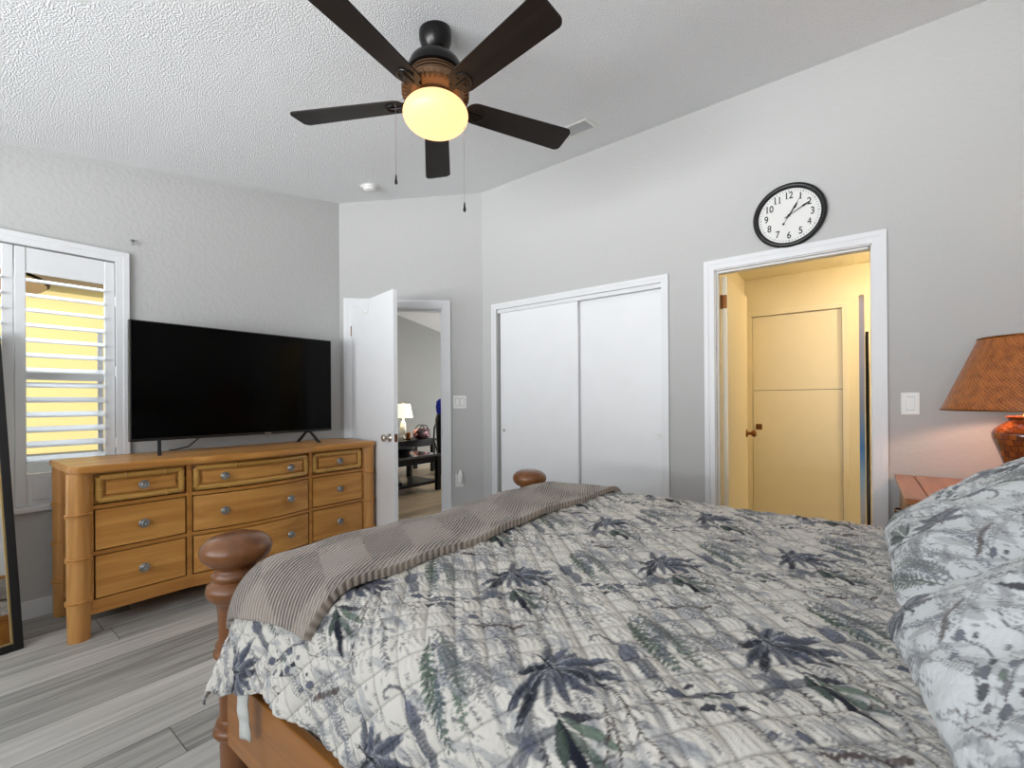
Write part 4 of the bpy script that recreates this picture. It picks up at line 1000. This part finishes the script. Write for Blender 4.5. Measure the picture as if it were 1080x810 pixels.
for i in range(-14, 15):
    for j in range(-14, 15):
        x = F0[0]+i*VA[0]+j*VB[0]; y = F0[1]+i*VA[1]+j*VB[1]
        if POX-.4 < x < POX+PW_+.4 and POY-.4 < y < POY+PH_+.4: spots.append((x, y))
ch_, cw_ = cell.shape[:2]; CH, CW = canvas.shape[:2]
for x, y in spots:
    i0 = int(round((x-.30-POX)/RES)); j0 = int(round((y-.34-POY)/RES))
    a0, a1 = max(0, -i0), min(cw_, CW-i0); b0, b1 = max(0, -j0), min(ch_, CH-j0)
    if a1 <= a0 or b1 <= b0: continue
    src = cell[b0:b1, a0:a1]; dst = canvas[j0+b0:j0+b1, i0+a0:i0+a1]; al = src[..., 3:]
    dst[..., :3] = dst[..., :3]*(1-al)+src[..., :3]*1.0 if False else dst[..., :3]*(1-al)+np.where(al > 1e-4, src[..., :3], 0)
    dst[..., 3:] = dst[..., 3:]*(1-al)+al
def sample_pattern(u, v, base):
    i = np.clip(((u-POX)/RES).astype(int), 0, CW-1); j = np.clip(((v-POY)/RES).astype(int), 0, CH-1)
    s_ = canvas[j, i]; return s_[:, :3]+(1-s_[:, 3:])*np.asarray(base, np.float32)

def grid_mesh(name, X, mat, parent=None, color=None, uv=None):
    """X: (nv, nu, 3) array -> smooth mesh with a colour attribute"""
    nv, nu = X.shape[:2]; me = bpy.data.meshes.new(name)
    me.vertices.add(nv*nu); me.vertices.foreach_set('co', X.reshape(-1).astype(np.float32))
    idx = np.arange(nv*nu).reshape(nv, nu)
    q = np.stack([idx[:-1, :-1], idx[:-1, 1:], idx[1:, 1:], idx[1:, :-1]], -1).reshape(-1, 4)
    n = len(q); me.loops.add(n*4); me.polygons.add(n)
    me.loops.foreach_set('vertex_index', q.reshape(-1).astype(np.int32))
    me.polygons.foreach_set('loop_start', (np.arange(n)*4).astype(np.int32))
    try: me.polygons.foreach_set('loop_total', np.full(n, 4, np.int32))
    except Exception: pass
    me.polygons.foreach_set('use_smooth', np.ones(n, bool))
    me.update(calc_edges=True)
    if color is not None:
        ca = me.color_attributes.new('print', 'FLOAT_COLOR', 'POINT')
        c4 = np.ones((nv*nu, 4), np.float32); c4[:, :3] = color; ca.data.foreach_set('color', c4.reshape(-1))
    if uv is not None:
        l = me.uv_layers.new(name='uv'); uvv = uv.reshape(-1, 2)[q.reshape(-1)]; l.data.foreach_set('uv', uvv.reshape(-1).astype(np.float32))
    me.materials.append(mat)
    o = bpy.data.objects.new(name, me); COL.objects.link(o)
    if parent: o.parent = parent
    return o
def fabric_print(name, pucker=True, sc_=(180, 60, 60)):
    m, nt, b = new_mat(name); at = nt.nodes.new('ShaderNodeAttribute'); at.attribute_name = 'print'
    tc = nt.nodes.new('ShaderNodeTexCoord')
    nt.links.new(at.outputs['Color'], b.inputs['Base Color']); b.inputs['Roughness'].default_value = 0.95; b.inputs['Specular IOR Level'].default_value = 0.1
    b.inputs['Sheen Weight'].default_value = 0.15
    mp = nt.nodes.new('ShaderNodeMapping'); mp.inputs['Rotation'].default_value = (0, 0, radians(25)); mp.inputs['Scale'].default_value = (1.0, 0.32, 1.0)
    nt.links.new(tc.outputs['UV'], mp.inputs[0])
    n1 = nt.nodes.new('ShaderNodeTexNoise'); n1.inputs['Scale'].default_value = 110; n1.inputs['Detail'].default_value = 2; nt.links.new(mp.outputs[0], n1.inputs['Vector'])
    bp = nt.nodes.new('ShaderNodeBump'); bp.inputs['Strength'].default_value = 1.0 if pucker else 0.4; bp.inputs['Distance'].default_value = 0.0032
    nt.links.new(n1.outputs[0], bp.inputs['Height']); nt.links.new(bp.outputs[0], b.inputs['Normal'])
    return m

# ------------------------------------------------------------------ draped cloth
XC, YN, YFAR, RB, ZT = -1.29, 0.64, 2.02, 0.14, 0.742
ARC = RB*pi/2
def sstep(x, a, b_): t = np.clip((x-a)/(b_-a), 0, 1); return t*t*(3-2*t)
def drape(a, b, off=0.0, flare=True):
    """a: cloth coordinate along the bed, b: across the bed (arrays) -> xyz"""
    p = np.maximum(0, XC-a); qn = np.maximum(0, YN-b)*(1+0.20*(1-sstep(a, -1.32, -1.10))*(1-0.9*(off > 0))); qf = np.maximum(0, b-YFAR)
    q = qn+qf; r = np.hypot(p, q)+1e-9; phi = np.degrees(np.arctan2(q, p)); r = r*(1-0.14*sstep(phi, 12, 35)*(1-sstep(phi, 48, 72))*(qn > 0))
    R_ = RB+off; ang = np.minimum(r/RB, pi/2)
    f = R_*np.sin(ang); g = R_*(1-np.cos(ang)); bey = np.maximum(0, r-ARC)
    near = qn > 0
    k = sstep(phi, 18, 36)*(1-0.62*sstep(phi, 44, 80))
    k = np.where(near | (qf > 0), k, 0)
    fl = 0.34*k
    fold = 0.010*np.sin(np.clip(b+a*0.0, -9, 9)*0+a*17+0.6)+0.006*np.sin(a*31+2.0)
    f = f+fl*bey+np.where(near, fold*bey/0.12*sstep(phi, 60, 88), 0)
    # small corner pleat
    f = f+bey*0.10*np.sin(np.radians((phi-36)*7))*0.5*sstep(phi, 34, 46)*(1-sstep(phi, 66, 84))*np.where(near, 1, 0)
    g = g+bey*np.sqrt(np.clip(1-(fl*0.9)**2, 0.2, 1))
    cx = np.where(p > 0, XC, a); cy = np.where(qn > 0, YN, np.where(qf > 0, YFAR, b))
    rr_ = np.hypot(p, q)+1e-9; x = cx-f*p/rr_; y = cy+f*np.where(near, -1, 1)*q/rr_; z = ZT+off-g
    # gentle undulation of the top
    un = 0.006*np.sin(a*3.1+1)*np.sin(b*2.6)+0.003*np.sin(a*9+b*4)
    return x, y, z+un*(1-np.clip(r/ARC, 0, 1))
def quilt_height(a, b, L_=0.058, A=0.0090):
    s1 = np.abs(np.sin(pi*(a+b)/L_/1.4142)); s2 = np.abs(np.sin(pi*(a-b)/L_/1.4142))
    h = np.clip(s1, 0, 1)**0.5*np.clip(s2, 0, 1)**0.5
    th = radians(60); pk = np.sin((a*cos(th)+b*sin(th))*2*pi/0.011 + 2.5*np.sin(a*37+b*29)+1.7*np.sin(a*83-b*61))
    return A*h+0.0012*pk*np.clip(h*1.5, 0, 1)
def with_normal_disp(fn, A_, B_, H_):
    e = 1e-3; x, y, z = fn(A_, B_); P = np.stack([x, y, z], -1)
    xa, ya, za = fn(A_+e, B_); xb, yb, zb = fn(A_, B_+e)
    da = np.stack([xa-x, ya-y, za-z], -1); db = np.stack([xb-x, yb-y, zb-z], -1)
    n = np.cross(da, db); n /= (np.linalg.norm(n, axis=-1, keepdims=True)+1e-12)
    # keep pointing out
    return P+n*H_[..., None], n
def shell_from(P, n, th):
    """close a sheet into a thin shell: top, bottom and a rim, as one bigger grid"""
    inner = P-n*th
    top = P; nv, nu = P.shape[:2]
    # pad: border ring folded to inner
    return top, inner
a_ = np.concatenate([np.arange(XC-0.40, 0.42, 0.0034)]); b_n = np.arange(YN-0.325, 1.25, 0.0030); b_f = np.arange(1.25, YFAR+0.30, 0.0048)
b_ = np.concatenate([b_n, b_f]); Ag, Bg = np.meshgrid(a_, b_)
Pq, Nq = with_normal_disp(lambda a, b: drape(a, b), Ag, Bg, quilt_height(Ag, Bg)-0.004)
base_c = sr(212, 207, 198)
colq = sample_pattern(Ag.reshape(-1), Bg.reshape(-1), base_c)
# darken the print along the diagonal seams, painting in crease shade
LQ = 0.058
for sg in (1, -1):
    ph_ = ((Ag+sg*Bg)/1.4142/LQ).reshape(-1); dd_ = np.abs(ph_-np.round(ph_))*LQ
    colq = colq*(1-0.38*np.clip(1-(dd_-0.0006)/0.0022, 0, 1)[:, None])
# thick edge: append folded-under borders
def fold_under(P, n, th, C=None, k=3):
    rows = []
    def ringrow(P_, n_): return [P_-n_*th*0.15, P_-n_*th]
    top = [P[0]-n[0]*th*2.0, P[0]-n[0]*th]; bot = [P[-1]-n[-1]*th, P[-1]-n[-1]*th*2.0]
    P2 = np.concatenate([np.stack(top), P, np.stack(bot)], 0); n2 = np.concatenate([n[:1], n[:1], n, n[-1:], n[-1:]], 0)
    l = [P2[:, 0]-n2[:, 0]*th*2.0, P2[:, 0]-n2[:, 0]*th]; r = [P2[:, -1]-n2[:, -1]*th, P2[:, -1]-n2[:, -1]*th*2.0]
    return np.concatenate([np.stack(l, 1), P2, np.stack(r, 1)], 1)
Pq2 = fold_under(Pq, Nq, 0.003)
ip = lambda arr, k: np.pad(arr, ((2, 2), (2, 2)) + ((0, 0),)*(arr.ndim-2), mode='edge')
Cq = ip(colq.reshape(Ag.shape+(3,)), 2); UVq = ip(np.stack([Ag, Bg], -1), 2)
MQ = fabric_print('quilt_print')
quilt = grid_mesh('quilt', Pq2, MQ, None, Cq.reshape(-1, 3), UVq)
tag(quilt, 'quilted white bedspread printed with slate-blue flowers, ferns and starfish, covering the bed', 'quilt')
sol = quilt.modifiers.new('thickness', 'SOLIDIFY'); sol.thickness = 0.005; sol.offset = -1 if Nq[Nq.shape[0]//2, Nq.shape[1]//2, 2] > 0 else 1
# tie ribbon at the quilt corner
bm = bmesh.new(); segs = []
for k in range(13):
    t = k/12; segs.append((-1.255-0.008*t, 0.500-0.004*sin(t*5), 0.470-0.150*t))
rows = []
for k, (x, y, z) in enumerate(segs):
    wv = 0.020+0.0015*sin(k*1.3); tw = 0.25; rows.append((bm.verts.new((x-wv*cos(tw), y-wv*sin(tw), z)), bm.verts.new((x, y-0.004*cos(k*1.9), z)), bm.verts.new((x+wv*cos(tw), y+wv*sin(tw), z))))
for A, B in zip(rows, rows[1:]):
    bm.faces.new((A[0], A[1], B[1], B[0])); bm.faces.new((A[1], A[2], B[2], B[1]))
rb = obj('tie_ribbon', bm, M['white_cloth'], quilt, True); s_ = rb.modifiers.new('thickness', 'SOLIDIFY'); s_.thickness = 0.003

# throw blanket across the foot
def rib_mat():
    m, nt, b = new_mat('ribbed_taupe_throw'); N = nt.nodes; L = nt.links
    tc = N.new('ShaderNodeTexCoord'); sp = N.new('ShaderNodeSeparateXYZ'); L.new(tc.outputs['UV'], sp.inputs[0])
    def mth(op, a, b2=None):
        n = N.new('ShaderNodeMath'); n.operation = op
        for i, v in enumerate((a, b2)):
            if v is None: continue
            if isinstance(v, (int, float)): n.inputs[i].default_value = v
            else: L.new(v, n.inputs[i])
        return n.outputs[0]
    u, v = sp.outputs[0], sp.outputs[1]
    # rib phase: direction 29 degrees off the across-bed direction
    s1 = mth('ADD', mth('MULTIPLY', u, 0.875), mth('MULTIPLY', v, 0.485))
    w1 = mth('SINE', mth('MULTIPLY', s1, 2*pi/0.0105))
    # blocks: alternate bold and fine ribs
    bu = mth('FLOOR', mth('DIVIDE', mth('ADD', v, mth('MULTIPLY', u, 0.55)), 0.155)); bv = mth('FLOOR', mth('DIVIDE', mth('ADD', u, 5.02), 0.235))
    par = mth('MODULO', mth('ADD', mth('ADD', bu, bv), 200), 2)
    amp = mth('ADD', 0.45, mth('MULTIPLY', par, 0.55))
    h = mth('MULTIPLY', w1, amp)
    bp = N.new('ShaderNodeBump'); bp.inputs['Distance'].default_value = 0.0035; bp.inputs['Strength'].default_value = 1.0
    L.new(h, bp.inputs['Height']); L.new(bp.outputs[0], b.inputs['Normal'])
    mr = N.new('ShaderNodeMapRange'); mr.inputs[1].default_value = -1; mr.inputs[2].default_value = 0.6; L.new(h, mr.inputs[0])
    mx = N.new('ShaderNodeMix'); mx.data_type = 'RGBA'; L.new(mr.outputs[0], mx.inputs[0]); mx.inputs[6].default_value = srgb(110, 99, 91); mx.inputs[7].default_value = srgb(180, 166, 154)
    L.new(mx.outputs[2], b.inputs['Base Color']); b.inputs['Roughness'].default_value = 0.95; b.inputs['Sheen Weight'].default_value = 0.3; b.inputs['Specular IOR Level'].default_value = 0.1
    return m
a_t = np.arange(XC-0.24, -0.955, 0.0045); b_t = np.arange(YN-0.205, YFAR+0.16, 0.0052); At, Bt = np.meshgrid(a_t, b_t)
Ht = 0.0035*np.sin(Bt*9+At*5)+0.0025*np.sin(Bt*23+At*13)+0.003*np.sin(At*26+1.2)*np.sin(Bt*6)
edge = np.minimum(a_t[-1]-At, 0.03)/0.03; Ht = Ht+0.006*np.sqrt(np.clip(1-edge**2, 0, 1))
wig = 0.008*np.sin(Bt*7)+0.004*np.sin(Bt*19)
Pt, Nt = with_normal_disp(lambda a, b: drape(a, b+0.055*sstep(a, -1.45, -1.0)*np.clip((YN+0.15-b)/0.35, 0, 1), 0.022), At, Bt, Ht)
Pt = Pt.copy(); Pt[..., 0] += wig*sstep(At, -1.25, -0.96)
Pt2 = fold_under(Pt, Nt, 0.011)
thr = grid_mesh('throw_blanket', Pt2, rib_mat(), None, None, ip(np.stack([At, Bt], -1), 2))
tag(thr, 'taupe ribbed throw blanket folded across the foot of the bed', 'blanket')

# ------------------------------------------------------------------ pillows
MP = fabric_print('sham_print', False)
base_p = sr(217, 221, 222)
def pillow(name, cx, cy, cz, W_, H_, T_, tilt, yaw, u0, v0, label, sag=0.0):
    n1, n2 = 230, 170
    s = np.linspace(-1, 1, n1); t = np.linspace(-1, 1, n2); S, T = np.meshgrid(s, t)
    def face(sign, S, T):
        pr = (np.clip(1-np.abs(S)**3.2, 0, 1)*np.clip(1-np.abs(T)**3.2, 0, 1))**0.55
        edge_in = 0.035*(np.sin(pi*(S+1)/2)*np.abs(T)**6)+0*S
        x = S*W_/2*(1-0.05*np.abs(T)**4*0-0.045*(1-np.abs(T)**2)*0); y = T*H_/2
        x = x*(1-0.05*np.cos(pi*T/2)*0-0.0) ; x = x*(1-0.05*(np.abs(S)**5)*np.cos(pi*T/2)); y = y*(1-0.06*(np.abs(T)**5)*np.cos(pi*S/2))
        z = sign*T_/2*pr
        wr = 0.006*np.sin(S*9+T*5+cx*3+cy*7)*pr+0.004*np.sin(S*17-T*11)*pr+0.006*np.exp(-((1-np.abs(S))*5)**2)*np.sin(T*24)*np.clip(pr*2, 0, 1)+0.005*np.exp(-((1-np.abs(T))*5)**2)*np.sin(S*30)*np.clip(pr*2, 0, 1)
        return np.stack([x, y, z+sign*wr], -1)
    top = face(1, S, T); bot = face(-1, S[::5, ::5], T[::5, ::5])
    # quilted relief on the sham front
    top[..., 2] += quilt_height(S*W_/2, T*H_/2, 0.055, 0.0022)*(np.clip((1-np.abs(S))*8, 0, 1)*np.clip((1-np.abs(T))*8, 0, 1))
    u = u0-S*W_/2*1.0; v = v0+T*H_/2
    col = sample_pattern(u.reshape(-1), v.reshape(-1), base_p)
    # softer, bluer print on the shams
    col = col*0.90+np.asarray(base_p)*0.10
    # build as one closed mesh: top grid + bottom grid (sharing the outline by position)
    bott = face(-1, S, T); 
    ring = np.concatenate([top, bott[::-1][1:]], 0)
    colr = np.concatenate([col.reshape(n2, n1, 3), col.reshape(n2, n1, 3)[::-1][1:]], 0)
    # local axes: lx across the bed (y), ly up the slope, lz out of the pillow front
    Rm = (Matrix.Translation((cx, cy, cz)) @ Matrix.Rotation(radians(yaw), 4, 'Z') @ Matrix(((0, cos(tilt), -sin(tilt), 0), (-1, 0, 0, 0), (0, sin(tilt), cos(tilt), 0), (0, 0, 0, 1))))
    uvr = np.concatenate([np.stack([u, v], -1), np.stack([u, v], -1)[::-1][1:]], 0)
    o = grid_mesh(name, ring, MP, None, colr.reshape(-1, 3), uvr)
    o.matrix_world = Rm
    return tag(o, label, 'pillow', None)
pillow('pillow', 0.30, 1.665, 0.872, 0.80, 0.58, 0.19, radians(34), 0, -0.9, 1.35, 'patterned pillow at the far side of the bed, nearest the nightstand')
pillow('pillow', 0.315, 0.85, 0.875, 0.78, 0.58, 0.20, radians(33), 6, -0.45, 1.75, 'patterned pillow at the near side of the bed, in front of the other one')

# ================================================================== NIGHTSTAND
ns = thing('nightstand', 'reddish wood nightstand behind the pillows beside the bathroom doorway', 'nightstand', (0.14, 2.40, 0))
NW, ND = 0.66, 0.735
mt = M['night']
bm = bmesh.new(); bx(bm, 0, 0.075, 0, ND, 0.765, 0.79, 0.003); bx(bm, 0.078, NW, 0, ND, 0.765, 0.79, 0.003); bx(bm, 0.02, NW-0.02, 0.02, ND-0.02, 0.745, 0.765); obj('top', bm, mt, ns)
bm = bmesh.new(); bx(bm, 0.035, NW-0.03, 0.03, ND-0.03, 0.10, 0.745); obj('cabinet_body', bm, mt, ns)
for x in (0.03, NW-0.07):
    for y in (0.025, ND-0.065):
        bm = bmesh.new(); bx(bm, x, x+0.04, y, y+0.04, 0.0, 0.10); obj('leg', bm, mt, ns)
for z0, z1 in ((0.55, 0.73), (0.34, 0.53), (0.13, 0.32)):
    dwn = box('drawer', (0.018, 0.035, 0.07, ND-0.07, z0, z1), M['rail'], ns, 0.003)
    bm = bmesh.new(); yc = ND-0.22; tube(bm, [(0.018, yc-0.05, (z0+z1)/2), (-0.004, yc-0.045, (z0+z1)/2), (-0.008, yc, (z0+z1)/2-0.004), (-0.004, yc+0.045, (z0+z1)/2), (0.018, yc+0.05, (z0+z1)/2)], 0.005, 8)
    obj('drawer_pull', bm, M['brass'], dwn, True)

# ================================================================== WICKER LAMP
wl = thing('wicker_table_lamp', 'table lamp with a woven reddish-brown shade and mosaic base on the nightstand', 'lamp', (0.545, 2.76, 0.79))
mm, nt, b = new_mat('mosaic_base')
br_ = nt.nodes.new('ShaderNodeTexBrick'); br_.offset = 0.5; br_.inputs['Scale'].default_value = 1.0
tc = nt.nodes.new('ShaderNodeTexCoord'); nt.links.new(tc.outputs['UV'], br_.inputs['Vector'])
br_.inputs['Color1'].default_value = srgb(150, 84, 30); br_.inputs['Color2'].default_value = srgb(84, 42, 24); br_.inputs['Mortar'].default_value = srgb(30, 18, 12)
br_.inputs['Mortar Size'].default_value = 0.03; br_.inputs['Brick Width'].default_value = 1.0; br_.inputs['Row Height'].default_value = 1.0
nt.links.new(br_.outputs[0], b.inputs['Base Color']); b.inputs['Roughness'].default_value = 0.15; b.inputs['Coat Weight'].default_value = 0.6
def rev_grid(name, prof, nseg, mat, parent, us, vs, disp=None):
    pr = np.array(prof); d = np.r_[0, np.cumsum(np.hypot(*np.diff(pr, axis=0).T))]
    th_ = np.linspace(0, 2*pi, nseg+1); T, D = np.meshgrid(th_, d); R_ = np.repeat(pr[:, :1], nseg+1, 1); Z_ = np.repeat(pr[:, 1:], nseg+1, 1)
    if disp is not None: R_ = R_+disp(T, D)
    X = np.stack([R_*np.cos(T), R_*np.sin(T), Z_], -1); uv = np.stack([T/(2*pi)*us, D*vs], -1)
    return grid_mesh(name, X, mat, parent, None, uv)
def smooth_prof(pts, n):
    pts = np.array(pts); t = np.arange(len(pts)); tt = np.linspace(0, len(pts)-1, n); out = []
    for c in (0, 1):
        out.append(np.array([ (lambda i, f: 0.5*((2*pts[i, c])+(-pts[max(i-1, 0), c]+pts[min(i+1, len(pts)-1), c])*f+(2*pts[max(i-1, 0), c]-5*pts[i, c]+4*pts[min(i+1, len(pts)-1), c]-pts[min(i+2, len(pts)-1), c])*f*f+(-pts[max(i-1, 0), c]+3*pts[i, c]-3*pts[min(i+1, len(pts)-1), c]+pts[min(i+2, len(pts)-1), c])*f**3))(min(int(x), len(pts)-2), x-min(int(x), len(pts)-2)) for x in tt]))
    return np.stack(out, 1)
bp_ = smooth_prof([(0.0, 0.0), (0.062, 0.002), (0.058, 0.02), (0.06, 0.08), (0.085, 0.17), (0.105, 0.235), (0.100, 0.265), (0.075, 0.29), (0.058, 0.305), (0.062, 0.318)], 60); bp_[:, 0] = np.maximum(bp_[:, 0], 0)
rev_grid('lamp_base', bp_, 64, mm, wl, 26, 40)
bm = bmesh.new(); lathe(bm, [(0, 0.300), (0.059, 0.312), (0.064, 0.320), (0.060, 0.325), (0.02, 0.327), (0.012, 0.335), (0.012, 0.40), (0, 0.40)], 28); obj('neck_cap', bm, M['brass'], wl, True, None, 40)
mm, nt, b = new_mat('woven_shade')
tc = nt.nodes.new('ShaderNodeTexCoord'); ck_ = nt.nodes.new('ShaderNodeTexWave'); ck_.wave_type = 'BANDS'; ck_.bands_direction = 'DIAGONAL'; ck_.inputs['Scale'].default_value = 3.2; ck_.inputs['Distortion'].default_value = 3.5; ck_.inputs['Detail'].default_value = 2
mp = nt.nodes.new('ShaderNodeMapping'); mp.inputs['Scale'].default_value = (1, 1, 1); nt.links.new(tc.outputs['UV'], mp.inputs[0]); nt.links.new(mp.outputs[0], ck_.inputs['Vector'])
nz = nt.nodes.new('ShaderNodeTexNoise'); nz.inputs['Scale'].default_value = 2.2; nt.links.new(mp.outputs[0], nz.inputs['Vector'])
cr = nt.nodes.new('ShaderNodeValToRGB'); cr.color_ramp.elements[0].color = srgb(104, 48, 24); cr.color_ramp.elements[1].color = srgb(190, 112, 54); cr.color_ramp.elements[0].position = 0.25; cr.color_ramp.elements[1].position = 0.8
ad = nt.nodes.new('ShaderNodeMath'); ad.operation = 'MULTIPLY_ADD'; 
mp2 = nt.nodes.new('ShaderNodeMapping'); mp2.inputs['Scale'].default_value = (-1, 1, 1); nt.links.new(tc.outputs['UV'], mp2.inputs[0])
ck2 = nt.nodes.new('ShaderNodeTexWave'); ck2.bands_direction = 'DIAGONAL'; ck2.inputs['Scale'].default_value = 3.2; ck2.inputs['Distortion'].default_value = 3.5; ck2.inputs['Detail'].default_value = 2; nt.links.new(mp2.outputs[0], ck2.inputs['Vector'])
mx_ = nt.nodes.new('ShaderNodeMath'); mx_.operation = 'MAXIMUM'; nt.links.new(ck_.outputs['Fac'], mx_.inputs[0]); nt.links.new(ck2.outputs['Fac'], mx_.inputs[1])
nt.links.new(mx_.outputs[0], ad.inputs[0]); ad.inputs[1].default_value = 0.5; nt.links.new(nz.outputs[0], ad.inputs[2])
sb = nt.nodes.new('ShaderNodeMath'); sb.operation = 'SUBTRACT'; nt.links.new(ad.outputs[0], sb.inputs[0]); sb.inputs[1].default_value = 0.2
nt.links.new(sb.outputs[0], cr.inputs[0]); nt.links.new(cr.outputs[0], b.inputs['Base Color'])
bp = nt.nodes.new('ShaderNodeBump'); bp.inputs['Distance'].default_value = 0.003; bp.inputs['Strength'].default_value = 0.8; nt.links.new(ck_.outputs['Fac'], bp.inputs['Height']); nt.links.new(bp.outputs[0], b.inputs['Normal'])
b.inputs['Roughness'].default_value = 0.35; b.inputs['Coat Weight'].default_value = 0.2
b.inputs['Transmission Weight'].default_value = 0.0
prof = [(0.262-0.118*k/30, 0.350+0.300*k/30) for k in range(31)]
sh = rev_grid('lamp_shade', prof, 96, mm, wl, 22, 13, lambda T, D: 0.0014*np.sin(T*96+np.round(D/0.01)*pi))
s_ = sh.modifiers.new('thickness', 'SOLIDIFY'); s_.thickness = 0.004
bm = bmesh.new(); tube(bm, [(0.2625*cos(a), 0.2625*sin(a), 0.350) for a in [2*pi*k/64 for k in range(64)]], 0.004, 8, closed=True); tube(bm, [(0.144*cos(a), 0.144*sin(a), 0.650) for a in [2*pi*k/64 for k in range(64)]], 0.004, 8, closed=True)
for k in range(3):
    a = 2*pi*k/3; tube(bm, [(0, 0, 0.63), (0.142*cos(a), 0.142*sin(a), 0.648)], 0.0025, 6)
tube(bm, [(0, 0, 0.40), (0, 0, 0.645)], 0.004, 8); obj('shade_ring', bm, M['brass'], wl, True)
bm = bmesh.new(); lathe(bm, [(0, 0.40), (0.014, 0.405), (0.016, 0.43), (0.03, 0.47), (0.03, 0.49), (0.018, 0.515), (0, 0.52)], 20); obj('bulb', bm, emit('bulb_glow', (255, 200, 130), 2.0), wl, True)
point_light('wicker_lamp_bulb', (0.49, 2.80, 0.79+0.46), 5.5, (1.0, 0.58, 0.40), 0.03)
